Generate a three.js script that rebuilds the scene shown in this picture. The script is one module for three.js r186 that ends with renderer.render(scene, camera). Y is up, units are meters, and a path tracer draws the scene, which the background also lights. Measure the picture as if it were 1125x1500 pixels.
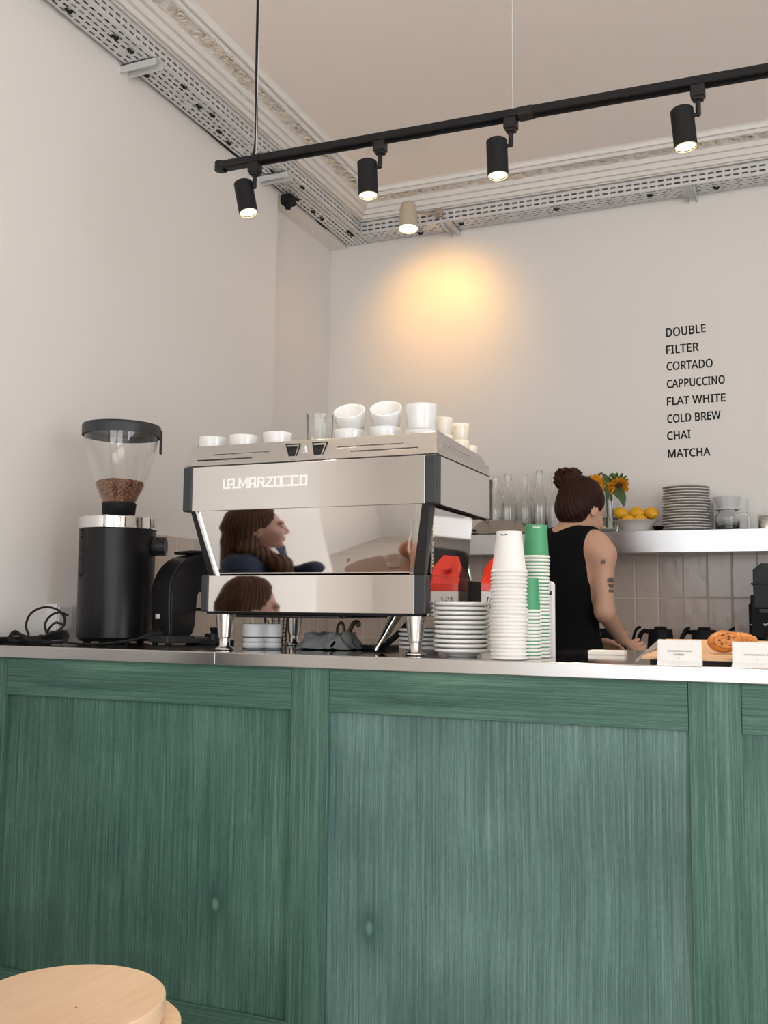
import * as THREE from 'three';
import { RoundedBoxGeometry } from 'three/addons/geometries/RoundedBoxGeometry.js';
import { mergeGeometries, mergeVertices } from 'three/addons/utils/BufferGeometryUtils.js';
import { MarchingCubes } from 'three/addons/objects/MarchingCubes.js';
import { FontLoader } from 'three/addons/loaders/FontLoader.js';
import { TextGeometry } from 'three/addons/geometries/TextGeometry.js';
import { RectAreaLightUniformsLib } from 'three/addons/lights/RectAreaLightUniformsLib.js';

// ---------- camera, sky, daylight, exposure ----------
const EYE = 1.12, FOCAL = 1453, D2R = Math.PI / 180;
const scene = new THREE.Scene();
const camera = new THREE.PerspectiveCamera(2 * Math.atan(750 / FOCAL) / D2R, 1125 / 1500, 0.05, 60);
camera.position.set(0, EYE, 0);
camera.rotation.set(5.65 * D2R, 22.87 * D2R, 0.58 * D2R, 'YXZ');
camera.updateMatrixWorld(true);
const renderer = new THREE.WebGLRenderer({ antialias: true });
renderer.toneMapping = THREE.LinearToneMapping;
renderer.toneMappingExposure = 1.05;
renderer.shadowMap.enabled = true;
RectAreaLightUniformsLib.init();
scene.background = new THREE.Color().setRGB(0.92, 0.97, 1.0);
scene.backgroundIntensity = 1.0;
const WINDOWS = [[-1.75, 0.35, 0.5, 2.75], [0.6, 2.7, 0.12, 2.75]];   // x0 x1 y0 y1 in the street wall
const ZR = 2.8;
const SIDE = [[-1.4, 0.6, 0.45, 2.8]];            // z0 z1 y0 y1 in the right-hand wall
function daylight(w, h, at, to, k) { const l = new THREE.RectAreaLight(new THREE.Color().setRGB(0.925, 0.965, 1.03), k, w, h); l.name = 'daylight'; l.position.set(...at); l.lookAt(...to); scene.add(l); }
for (const [x0, x1, y0, y1] of WINDOWS) daylight(x1 - x0 - 0.1, y1 - y0 - 0.1, [(x0 + x1) / 2, (y0 + y1) / 2, ZR - 0.02], [(x0 + x1) / 2, (y0 + y1) / 2, -5], 2.1);
for (const [z0, z1, y0, y1] of SIDE) daylight(z1 - z0 - 0.1, y1 - y0 - 0.1, [2.98, (y0 + y1) / 2, (z0 + z1) / 2], [-5, (y0 + y1) / 2, (z0 + z1) / 2], 4.6);
const sun = new THREE.DirectionalLight(new THREE.Color().setRGB(1.0, 0.94, 0.87), 18); sun.name = 'sun'; sun.position.set(1.5, 7.2, 8.0); sun.target.position.set(0, 0, 2.0);
sun.castShadow = true; Object.assign(sun.shadow.camera, { left: -6, right: 6, top: 6, bottom: -6, near: 0.5, far: 25 }); scene.add(sun, sun.target);

// ---------- helpers ----------
let seed = 7;
const rnd = () => { seed = (seed * 1664525 + 1013904223) >>> 0; return seed / 4294967296; };
const rr = (a, b) => a + (b - a) * rnd();
const V = (x, y, z) => new THREE.Vector3(x, y, z);
const dirOf = (px, py) => V(px - 562.5, 750 - py, -FOCAL).applyQuaternion(camera.quaternion);
const pz = (px, py, z) => { const d = dirOf(px, py); return d.multiplyScalar(z / d.z).add(camera.position); };
const pY = (px, py, y) => { const d = dirOf(px, py); return d.multiplyScalar((y - EYE) / d.y).add(camera.position); };
const ORD = ['topmost', 'second', 'third', 'fourth', 'fifth', 'sixth', 'seventh', 'eighth', 'ninth', 'tenth', 'eleventh', 'twelfth', 'thirteenth', 'fourteenth', 'fifteenth', 'sixteenth', 'seventeenth', 'eighteenth', 'nineteenth', 'twentieth', 'twenty-first', 'twenty-second', 'twenty-third', 'twenty-fourth', 'twenty-fifth', 'twenty-sixth', 'twenty-seventh', 'twenty-eighth', 'twenty-ninth', 'thirtieth'];
const ordinal = (k, n) => k === n - 1 ? ORD[0] : k === 0 ? 'lowest' : ORD[n - 1 - k] + ' from the top';
const taken = new Map();
function numbered(n) { const k = taken.get(n) || 0; taken.set(n, k + 1); return k ? `${n}_${String(k).padStart(3, '0')}` : n; }
function shade(o) { o.traverse(c => { if (c.isMesh) { c.castShadow = true; c.receiveShadow = true; } }); }
function thing(name, label, category, pos = [0, 0, 0], group, rotY = 0) {
  const o = new THREE.Group(); o.name = numbered(name); o.position.set(...(pos.isVector3 ? pos.toArray() : pos)); o.rotation.y = rotY;
  o.userData = { label, category }; if (group) o.userData.group = group; scene.add(o); return o;
}
function part(parent, name, geo, mat) { const m = new THREE.Mesh(Array.isArray(geo) ? join(geo) : geo, mat); m.name = name; m.castShadow = m.receiveShadow = true; parent.add(m); return m; }
function wpart(root, name, geo, mat, parent = root) { const g = (Array.isArray(geo) ? join(geo) : geo); g.translate(-root.position.x, -root.position.y, -root.position.z); return part(parent, name, g, mat); }
function single(name, label, category, geo, mat, pos, group, rotY = 0) {
  const m = new THREE.Mesh(Array.isArray(geo) ? join(geo) : geo, mat); m.name = numbered(name); m.castShadow = m.receiveShadow = true;
  m.position.set(...(pos.isVector3 ? pos.toArray() : pos)); m.rotation.y = rotY; m.userData = { label, category }; if (group) m.userData.group = group; scene.add(m); return m;
}
function struct(name, label, category, geo, mat, pos = [0, 0, 0]) { const m = single(name, label, category, geo, mat, pos); m.userData.kind = 'structure'; return m; }
function copy(o, label, group) { const c = o.clone(); c.name = numbered(o.name.replace(/_\d{3}$/, '')); c.userData = { ...o.userData }; if (label) c.userData.label = label; if (group) c.userData.group = group; scene.add(c); return c; }
function norm(g) { let h = g.index ? g.toNonIndexed() : g; for (const k of Object.keys(h.attributes)) if (!['position', 'normal', 'uv'].includes(k)) h.deleteAttribute(k);
  if (!h.attributes.normal) h.computeVertexNormals(); if (!h.attributes.uv) h.setAttribute('uv', new THREE.BufferAttribute(new Float32Array(h.attributes.position.count * 2), 2)); return h; }
const join = gs => mergeGeometries(gs.map(norm));
function bx(x0, x1, y0, y1, z0, z1, r = 0) {
  const w = Math.abs(x1 - x0), h = Math.abs(y1 - y0), d = Math.abs(z1 - z0), g = r ? new RoundedBoxGeometry(w, h, d, 2, Math.min(r, w / 2.01, h / 2.01, d / 2.01)) : new THREE.BoxGeometry(w, h, d);
  return g.translate((x0 + x1) / 2, (y0 + y1) / 2, (z0 + z1) / 2);
}
const lathe = (pts, seg = 40) => new THREE.LatheGeometry(pts.map(p => new THREE.Vector2(p[0], p[1])), seg);
const cyl = (r0, r1, h, x = 0, y = 0, z = 0, seg = 32) => new THREE.CylinderGeometry(r1, r0, h, seg).translate(x, y + h / 2, z);
function tube(pts, r, seg = 48, rs = 10, closed = false) { return new THREE.TubeGeometry(new THREE.CatmullRomCurve3(pts.map(p => p.isVector3 ? p : V(...p)), closed), seg, r, rs, closed); }
function rod(a, b, r, r2 = r, seg = 16) { a = a.isVector3 ? a : V(...a); b = b.isVector3 ? b : V(...b); const d = b.clone().sub(a), g = new THREE.CylinderGeometry(r2, r, d.length(), seg); g.translate(0, d.length() / 2, 0); g.applyQuaternion(new THREE.Quaternion().setFromUnitVectors(V(0, 1, 0), d.normalize())); return g.translate(a.x, a.y, a.z); }
function ext(pts, depth, bevel = 0, holes = []) { const s = new THREE.Shape(pts.map(p => new THREE.Vector2(p[0], p[1]))); for (const h of holes) s.holes.push(new THREE.Path(h.map(p => new THREE.Vector2(p[0], p[1]))));
  return new THREE.ExtrudeGeometry(s, { depth: depth - 2 * bevel, bevelEnabled: bevel > 0, bevelThickness: bevel, bevelSize: bevel, bevelOffset: -bevel, bevelSegments: 2, curveSegments: 12 }).translate(0, 0, bevel); }
const sph = (r, x, y, z, sx = 1, sy = 1, sz = 1, seg = 20) => new THREE.SphereGeometry(r, seg, Math.round(seg * 0.7)).scale(sx, sy, sz).translate(x, y, z);
// a quad patch from four corners, with thickness along its normal
function slab4(a, b, c, d, t) { const n = V(0, 0, 0).crossVectors(b.clone().sub(a), d.clone().sub(a)).normalize().multiplyScalar(-t), q = [a, b, c, d].concat([a, b, c, d].map(p => p.clone().add(n)));
  const f = [[0, 1, 2, 3], [7, 6, 5, 4], [0, 4, 5, 1], [1, 5, 6, 2], [2, 6, 7, 3], [3, 7, 4, 0]], pos = [], uv = [];
  for (const [i, j, k, l] of f) { for (const m of [i, j, k, i, k, l]) pos.push(...q[m].toArray()); uv.push(0, 0, 1, 0, 1, 1, 0, 0, 1, 1, 0, 1); }
  const g = new THREE.BufferGeometry(); g.setAttribute('position', new THREE.Float32BufferAttribute(pos, 3)); g.setAttribute('uv', new THREE.Float32BufferAttribute(uv, 2)); g.computeVertexNormals(); return g; }

// ---------- procedural textures ----------
function hash(x, y, s) { let h = (x * 374761393 + y * 668265263 + s * 1274126177) | 0; h = Math.imul(h ^ (h >>> 13), 1274126177); return ((h ^ (h >>> 16)) >>> 0) / 4294967296; }
function vn(x, y, px, py, s) { const xi = Math.floor(x), yi = Math.floor(y), fx = x - xi, fy = y - yi, u = fx * fx * (3 - 2 * fx), v = fy * fy * (3 - 2 * fy), w = (a, b) => ((a % b) + b) % b;
  const a = hash(w(xi, px), w(yi, py), s), b = hash(w(xi + 1, px), w(yi, py), s), c = hash(w(xi, px), w(yi + 1, py), s), d = hash(w(xi + 1, px), w(yi + 1, py), s); return a + (b - a) * u + (c - a) * v + (a - b - c + d) * u * v; }
// octaves of noise; fx, fy = cells across the texture
function fbm(u, v, fx, fy, oct, s) { let t = 0, a = 0.5, n = 0; for (let i = 0; i < oct; i++) { t += a * vn(u * fx, v * fy, fx, fy, s + i * 17); n += a; a *= 0.5; fx *= 2; fy *= 2; } return t / n; }
function tex(w, h, fn, srgb = true, rep = null) {
  const d = new Uint8Array(w * h * 4); for (let y = 0; y < h; y++) for (let x = 0; x < w; x++) { const c = fn(x / w, y / h), i = (y * w + x) * 4; for (let k = 0; k < 3; k++) d[i + k] = Math.max(0, Math.min(255, c.length ? c[k] : c)); d[i + 3] = 255; }
  const t = new THREE.DataTexture(d, w, h); t.magFilter = THREE.LinearFilter; t.minFilter = THREE.LinearMipmapLinearFilter; t.generateMipmaps = true; t.wrapS = t.wrapT = THREE.RepeatWrapping; if (srgb) t.colorSpace = THREE.SRGBColorSpace; if (rep) t.repeat.set(...rep); t.needsUpdate = true; return t;
}
const mix = (a, b, t) => a.map((v, i) => v + (b[i] - v) * t);
const std = (color, roughness = 0.5, metalness = 0, o = {}) => new THREE.MeshPhysicalMaterial({ color, roughness, metalness, ...o });
const lin = (r, g, b) => new THREE.Color().setRGB(r, g, b);

// stained green timber: fine vertical streaks, cloudy stain, optional knot [u, v]
function greenWood(s, base, pale, deep, knot, streak = 400, flip = false) {
  return tex(knot || flip ? 1024 : 512, flip ? 512 : 1024, (u, v) => {
    if (flip) [u, v] = [v, u];
    let cloud = fbm(u, v, 3, 3, 4, s), wob = fbm(u, v, 3, 2, 2, s + 5) * 0.012, k = 0, core = 0;
    if (knot) { const dx = (u - knot[0]) * 0.84, dy = (v - knot[1]) * 0.72, r = Math.hypot(dx, dy * 0.6); k = Math.exp(-((r / 0.026) ** 2)); core = Math.exp(-((Math.hypot(dx * 1.35, dy * 0.8) / 0.0115) ** 4)); wob += k * 0.006; }
    const fine = fbm(u + wob, v, streak, 4, 2, s + 9), mid = fbm(u + wob, v, streak >> 2, 3, 2, s + 21), wide = fbm(u, v, 8, 2, 2, s + 33), fleck = vn((u + wob) * streak, v * 60, streak, 60, s + 51);
    let t = (fine - 0.5) * 0.85 + (mid - 0.5) * 0.28 + (wide - 0.5) * 0.26 + (cloud - 0.5) * 0.7 + (fleck - 0.5) * 0.22;
    let c = t > 0 ? mix(base, pale, Math.min(1, t * 1.6)) : mix(base, deep, Math.min(1, -t * 1.6));
    c = mix(c, deep, k * 0.8 * (1 - core)); return mix(c, [104, 142, 126], core * 0.75);
  });
}
const gb = [68, 105, 93], gp = [106, 141, 121], gd = [40, 72, 66];
const gb2 = [81, 113, 107], gp2 = [117, 149, 141], gd2 = [51, 83, 80];
const grain = tex(512, 512, (u, v) => 128 + (fbm(u, v, 200, 5, 2, 3) - 0.5) * 230, false);
const grainH = tex(512, 512, (u, v) => 128 + (fbm(v, u, 200, 5, 2, 3) - 0.5) * 230, false);
const gm = (t, b = grain) => std(0xffffff, 0.42, 0, { map: t, bumpMap: b, bumpScale: 0.0006, specularIntensity: 0.8 });
const M = {};
M.panelL = gm(greenWood(11, gb, gp, gd, [0.765, 0.335]));
M.panelR = gm(greenWood(29, gb2, gp2, gd2, [0.135, 0.33]));
M.panelE = gm(greenWood(47, gb, gp, gd, null));
M.stile = gm(greenWood(61, gb, gp, gd, null, 60));
M.rail = gm(greenWood(83, gb, gp, gd, null, 90, true), grainH);
const roller = tex(512, 512, (u, v) => 128 + (fbm(u, v, 90, 40, 3, 71) - 0.5) * 150 + (fbm(u, v, 6, 4, 3, 5) - 0.5) * 60, false);
M.wall = std(lin(0.775, 0.75, 0.72), 0.42, 0, { bumpMap: roller, bumpScale: 0.0004, specularIntensity: 0.7 });
M.ceil = std(lin(0.86, 0.785, 0.725), 0.75, 0, { bumpMap: roller, bumpScale: 0.002 });
M.plaster = std(lin(0.76, 0.73, 0.69), 0.6);
M.ornament = std(lin(0.66, 0.58, 0.49), 0.45);
M.floor = std(0xffffff, 0.45, 0, { map: tex(512, 512, (u, v) => mix([182, 174, 164], [210, 203, 194], fbm(u, v, 5, 5, 5, 91)), true, [4, 6]) });
const brushed = tex(512, 256, (u, v) => 120 + (fbm(u, v, 4, 128, 2, 8) - 0.5) * 90, false);
M.steelTop = std(lin(0.62, 0.60, 0.58), 0.16, 1, { roughnessMap: tex(256, 256, (u, v) => { const r = 150 + (fbm(u, v, 5, 5, 4, 2) - 0.5) * 160; return [r, r, r]; }, false), bumpMap: tex(256, 256, (u, v) => 128 + (fbm(u, v, 3, 3, 2, 12) - 0.5) * 120, false), bumpScale: 0.0006 });
M.steelEdge = std(lin(0.53, 0.52, 0.51), 0.25, 1, { bumpMap: tex(256, 256, (u, v) => 128 + (fbm(u, v, 6, 2, 3, 12) - 0.5) * 160, false), bumpScale: 0.0006 });
M.steel = std(lin(0.64, 0.62, 0.60), 0.22, 1, { bumpMap: brushed, bumpScale: 0.00004 });
M.brushed = std(lin(0.58, 0.56, 0.54), 0.34, 1, { bumpMap: brushed, bumpScale: 0.00006 });
M.mirror = std(lin(0.72, 0.70, 0.68), 0.03, 1);
M.band = std(lin(0.68, 0.66, 0.63), 0.13, 1, { bumpMap: brushed, bumpScale: 0.00002 });
M.mirrorDark = std(lin(0.66, 0.62, 0.59), 0.05, 1);
M.chrome = std(lin(0.82, 0.81, 0.80), 0.06, 1);
M.galv = std(lin(0.70, 0.705, 0.71), 0.5, 0.45, { bumpMap: roller, bumpScale: 0.0005 });
M.black = std(lin(0.012, 0.012, 0.013), 0.38, 0, { specularIntensity: 0.55 });
M.blackMatt = std(lin(0.011, 0.011, 0.012), 0.62, 0, { specularIntensity: 0.4 });
M.blackGloss = std(lin(0.012, 0.012, 0.013), 0.14);
M.blackMetal = std(lin(0.009, 0.009, 0.010), 0.30, 0, { specularIntensity: 0.6 });
M.grey = std(lin(0.035, 0.037, 0.041), 0.42, 0, { specularIntensity: 0.7 });
M.rubber = std(lin(0.010, 0.010, 0.010), 0.6, 0, { specularIntensity: 0.5 });
M.china = std(lin(0.74, 0.74, 0.735), 0.12, 0, { clearcoat: 0.6, clearcoatRoughness: 0.05 });
M.chinaCream = std(lin(0.72, 0.66, 0.57), 0.18);
M.chinaGrey = std(lin(0.68, 0.65, 0.61), 0.3);
M.paper = std(lin(0.76, 0.745, 0.72), 0.65);
M.paperGreen = std(lin(0.055, 0.29, 0.13), 0.5);
M.glass = std(0xffffff, 0.02, 0, { transmission: 1, thickness: 0, ior: 1.5 });
M.glassClear = std(lin(1, 1, 0.995), 0.03, 0, { transmission: 1, thickness: 0, ior: 1.45 });
M.glassSolid = std(lin(0.99, 1, 0.995), 0.02, 0, { transmission: 1, thickness: 0.003, ior: 1.45 });
M.pane = std(0xffffff, 0.0, 0, { transmission: 1, thickness: 0, ior: 1.45 });
M.white = std(lin(0.72, 0.72, 0.715), 0.4);
M.red = std(lin(0.72, 0.035, 0.015), 0.25, 0, { clearcoat: 0.5 });
M.skin = std(0xffffff, 0.5, 0, { vertexColors: true, sheen: 0.2 });
M.cream = std(lin(0.75, 0.62, 0.38), 0.3);

// ---------- room ----------
const W = -2.2, ZB = -4.67, H = 3.22, ZREC = -3.905, XREC = -2.2956, SOFF = 3.047, XR = 3.0;
function fitUV(g, s) { const p = g.attributes.position, n = g.attributes.normal, u = g.attributes.uv; for (let i = 0; i < p.count; i++) { const ax = Math.abs(n.getX(i)), ay = Math.abs(n.getY(i)); const a = ax > 0.7 ? [p.getZ(i), p.getY(i)] : ay > 0.7 ? [p.getX(i), p.getZ(i)] : [p.getX(i), p.getY(i)]; u.setXY(i, a[0] / s, a[1] / s); } return g; }
struct('floor', 'worn warm grey concrete floor of the cafe', 'floor', fitUV(bx(-3.3, 3.2, -0.2, 0, -4.9, 3.0), 4), M.floor);
struct('ceiling', 'beige painted plaster ceiling inside the moulded cornice', 'ceiling', fitUV(bx(-3.3, 3.2, H, H + 0.2, -4.9, 3.0), 1.2), M.ceil);
const wallL = struct('wall_left', 'off-white satin wall beside the coffee grinder with a shallow recess', 'wall', fitUV(join([
  bx(-2.6, W, 0, H, ZREC, 0.03), bx(-2.6, W, SOFF, H, ZB, ZREC), bx(-2.6, XREC, 0, SOFF, ZB, ZREC), bx(-2.6, W, 0, H, 2.8, 3.0)]), 1.2), M.wall);
struct('wall_alcove', 'deep alcove in the left wall beyond the cafe table', 'wall', fitUV(join([bx(-3.3, -3.1, 0, H, -0.1, 3.0), bx(-3.1, -2.6, 0, H, -0.1, 0.03), bx(-3.1, -2.6, 0, H, 2.8, 3.0), bx(-3.1, W, 2.6, H, 0.03, 2.8)]), 1.2), M.wall);
const wallB = struct('wall_back', 'beige painted wall carrying the menu lettering', 'wall', fitUV(bx(-2.6, 3.2, 0, H, ZB - 0.2, ZB), 1.2), M.wall);
{
  const s = ext([[-4.9, 0], [3.0, 0], [3.0, H], [-4.9, H]], 0.2, 0, SIDE.map(([a, b, c, d]) => [[a, c], [b, c], [b, d], [a, d]])).applyMatrix4(new THREE.Matrix4().makeBasis(V(0, 0, 1), V(0, 1, 0), V(-1, 0, 0)).setPosition(XR + 0.2, 0, 0));
  struct('wall_right', 'side wall of the corner cafe with one tall window', 'wall', fitUV(norm(s), 1.2), M.wall);
  SIDE.forEach(([a, b, c, d], i) => { const w = thing(`window_${i + 3}`, 'tall side window facing the grinder wall', 'window', [XR + 0.1, c, (a + b) / 2]); w.userData.kind = 'structure'; const f = 0.05, X = XR + 0.07, Y = XR + 0.13;
    wpart(w, 'window_frame', [bx(X, Y, c, c + f, a, b), bx(X, Y, d - f, d, a, b), bx(X, Y, c, d, a, a + f), bx(X, Y, c, d, b - f, b)], M.black); wpart(w, 'pane', bx(XR + 0.097, XR + 0.103, c + f, d - f, a + f, b - f), M.pane); });
}
{
  const s = ext([[-2.6, 0], [3.2, 0], [3.2, H], [-2.6, H]], 0.2, 0, WINDOWS.map(([a, b, c, d]) => [[a, c], [b, c], [b, d], [a, d]])).translate(0, 0, ZR);
  struct('wall_front', 'street wall with two shop windows', 'wall', fitUV(norm(s), 1.2), M.wall);
  WINDOWS.forEach(([a, b, c, d], i) => {
    const w = thing(`window_${i + 1}`, i ? 'tall glazed shop door bay in the street wall' : 'wide shop window in the street wall', 'window', [(a + b) / 2, c, ZR + 0.1]); w.userData.kind = 'structure';
    const f = 0.05, mx = (a + b) / 2;
    wpart(w, 'window_frame', [bx(a, b, c, c + f, ZR + 0.07, ZR + 0.13), bx(a, b, d - f, d, ZR + 0.07, ZR + 0.13), bx(a, a + f, c, d, ZR + 0.07, ZR + 0.13), bx(b - f, b, c, d, ZR + 0.07, ZR + 0.13), bx(mx - f / 2, mx + f / 2, c, d, ZR + 0.07, ZR + 0.13), bx(a, b, 2.2, 2.2 + f, ZR + 0.07, ZR + 0.13)], M.black);
    for (const [x0, x1] of [[a + f, mx - f / 2], [mx + f / 2, b - f]]) { wpart(w, 'pane', bx(x0, x1, c + f, 2.2, ZR + 0.097, ZR + 0.103), M.pane); wpart(w, 'pane', bx(x0, x1, 2.2 + f, d - f, ZR + 0.097, ZR + 0.103), M.pane); }
  });
  struct('pavement', 'pale street pavement outside the shop windows', 'pavement', bx(-8, 8, -0.3, -0.1, 3.0, 12), std(lin(0.5, 0.48, 0.45), 0.8));
}
// wall tiles: each tile its own mesh
const glaze = tex(256, 256, (u, v) => 128 + (fbm(u, v, 4, 4, 3, 17) - 0.5) * 200, false);
const tileM = [[0.55, 0.45, 0.38], [0.58, 0.48, 0.41], [0.52, 0.43, 0.365], [0.60, 0.50, 0.425], [0.56, 0.465, 0.40]].map(c => std(lin(...c), 0.22, 0, { bumpMap: glaze, bumpScale: 0.0025, clearcoat: 0.3, clearcoatRoughness: 0.15 }));
const tileGeos = [0, 1, 2].map(i => { const g = new RoundedBoxGeometry(0.1, 0.2, 0.01, 2, 0.0035), u = g.attributes.uv; for (let k = 0; k < u.count; k++) u.setXY(k, u.getX(k) * 0.7 + i * 0.33, u.getY(k) + i * 0.21); return g; });
const JOINT = EYE + 0.0685, rows = [JOINT + 0.1025, JOINT - 0.1025, JOINT - 0.3075];
const grout = std(lin(0.62, 0.56, 0.50), 0.8);
function tileAt(parent, x, y, z, ry) { const m = part(parent, 'tile', tileGeos[Math.floor(rnd() * 3)], tileM[Math.floor(rnd() * 5)]); m.position.set(x, y, z); m.rotation.set(rr(-0.006, 0.006), ry + rr(-0.006, 0.006), rr(-0.003, 0.003)); }
for (const y of rows) for (let i = 0; i < 30; i++) tileAt(wallB, -0.2878 - 0.0525 - 0.105 * (i - 9) - 0.02 * 0, y, ZB + 0.009, 0);
part(wallB, 'grout', bx(XREC, 0.75, rows[2] - 0.1, rows[0] + 0.1, ZB, ZB + 0.0115), grout);
for (const y of rows) { for (let z = ZREC + 0.06; z < -2.7; z += 0.105) tileAt(wallL, W + 0.009, y, z, Math.PI / 2); for (let z = ZB + 0.06; z < ZREC - 0.05; z += 0.105) tileAt(wallL, XREC + 0.009, y, z, Math.PI / 2); }
part(wallL, 'grout', [bx(W, W + 0.0115, rows[2] - 0.1, rows[0] + 0.1, ZREC + 0.008, -2.66), bx(XREC, XREC + 0.0115, rows[2] - 0.1, rows[0] + 0.1, ZB + 0.01, ZREC)], grout);

// cornice: one stepped profile swept along both walls with a mitre, d = distance from the wall
const prof = [[0, 3.121], [0.148, 3.121], [0.150, 3.131], [0.156, 3.131], [0.158, 3.124], [0.166, 3.124], [0.168, 3.142], [0.176, 3.147], [0.178, 3.140], [0.185, 3.140], [0.188, 3.162], [0.196, 3.169], [0.198, 3.162], [0.206, 3.162], [0.208, 3.184], [0.268, 3.198], [0.270, 3.186], [0.280, 3.186], [0.283, 3.205], [0.290, 3.205], [0.292, 3.198], [0.300, 3.198], [0.303, 3.214], [0.312, 3.22], [0, 3.22]];
function sweepCornice() { const path = [[0.35, 2.7], [0, 0], [0, 0]]; const pos = [], P = (d, y, k) => k === 0 ? [W + d, y, 2.7] : k === 1 ? [W + d, y, ZB + d] : [XR, y, ZB + d];
  for (let k = 0; k < 2; k++) for (let i = 0; i < prof.length - 1; i++) { const a = P(...prof[i], k), b = P(...prof[i + 1], k), c = P(...prof[i + 1], k + 1), d = P(...prof[i], k + 1); pos.push(...a, ...d, ...c, ...a, ...c, ...b); }
  const g = new THREE.BufferGeometry(); g.setAttribute('position', new THREE.Float32BufferAttribute(pos, 3)); g.computeVertexNormals(); return norm(g); }
const cornice = struct('trim_1', 'white stepped plaster cornice running round the ceiling', 'cornice', sweepCornice(), M.plaster);
{ // frieze with scrolls and flowers, the band between d = 0.206 and 0.27
  const bandL = [], bandB = [], reliefs = [];
  const motif = kind => { const g = []; if (kind === 0) { g.push(sph(0.013, 0, 0, 0, 1, 0.6, 1, 10)); for (let i = 0; i < 6; i++) { const a = i * Math.PI / 3; g.push(sph(0.011, Math.cos(a) * 0.017, 0, Math.sin(a) * 0.017, 1, 0.5, 1, 8)); } }
    else if (kind === 1) { for (let i = 0; i < 5; i++) { const a = (i - 2) * 0.5; g.push(sph(0.008, 0.022 * Math.sin(a), 0, 0.022 * Math.cos(a) - 0.01, 0.6, 0.5, 2.0, 8)); } }
    else { const pts = []; for (let i = 0; i <= 14; i++) { const a = i * 0.55, r = 0.024 * (1 - i / 18); pts.push([Math.cos(a) * r, 0, Math.sin(a) * r]); } g.push(tube(pts, 0.0048, 28, 6)); g.push(sph(0.007, 0.03, 0, -0.012, 1.6, 0.5, 0.8, 8)); }
    return join(g); };
  const ms = [0, 1, 2].map(motif);
  const put = (g, x, y, z, r, s) => { const h = g.clone(); h.scale(s, 1, s); h.rotateY(r); h.rotateX(0); h.translate(x, y, z); return h; };
  for (let z = ZB + 0.30, i = 0; z < 0.2; z += 0.058, i++) reliefs.push(put(ms[[0, 2, 1, 2, 1][i % 5]], W + 0.238 + rr(-0.012, 0.012), 3.188, z, rr(0, 6.28), rr(0.95, 1.3)));
  const reliefsB = []; for (let x = W + 0.30, i = 0; x < 0.9; x += 0.058, i++) reliefsB.push(put(ms[[2, 1, 0, 1, 2][i % 5]], x, 3.188, ZB + 0.238 + rr(-0.012, 0.012), rr(0, 6.28), rr(0.8, 1.25)));
  const r1 = part(cornice, 'floral_relief', reliefs, M.ornament); const r2 = part(cornice, 'floral_relief', reliefsB, M.ornament);
  for (const r of [r1, r2]) { r.userData.kind = 'stuff'; r.userData.label = 'moulded flowers and scrolls of the cornice frieze'; }
}

// ---------- perforated cable tray ----------
function trayBottom(len, w0, w1) { const gs = [], seg = 0.4, n = Math.round(len / seg); // local: x along, y across (distance from wall)
  for (let k = 0; k < n; k++) { const x0 = k * seg, holes = []; for (let r = 0; r < 5; r++) for (let i = 0; i < 11; i++) { const cx = x0 + 0.018 + i * 0.0363 + (r % 2) * 0.012, cy = w0 + (w1 - w0) * (r + 0.6) / 5.2, a = 0.0122, b = 0.0040; if (cx + a > x0 + seg) continue; holes.push([[cx - a, cy - b], [cx - a, cy + b], [cx + a, cy + b], [cx + a, cy - b]]); }
    gs.push(ext([[x0, w0], [x0 + seg, w0], [x0 + seg, w1], [x0, w1]], 0.0015, 0, holes)); }
  return join(gs); }
function traySide(len, h) { const gs = [], seg = 0.4, n = Math.round(len / seg); for (let k = 0; k < n; k++) { const x0 = k * seg, holes = []; for (let i = 0; i < 11; i++) { const cx = x0 + 0.018 + i * 0.0363, a = 0.0125; if (cx + a > x0 + seg) continue; for (const cy of [h * 0.3, h * 0.68]) holes.push([[cx - a, cy - 0.004], [cx - a, cy + 0.004], [cx + a, cy + 0.004], [cx + a, cy - 0.004]]); }
    gs.push(ext([[x0, 0], [x0 + seg, 0], [x0 + seg, h], [x0, h]], 0.0015, 0, holes)); } return join(gs); }
const TY = EYE + 1.935;
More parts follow.
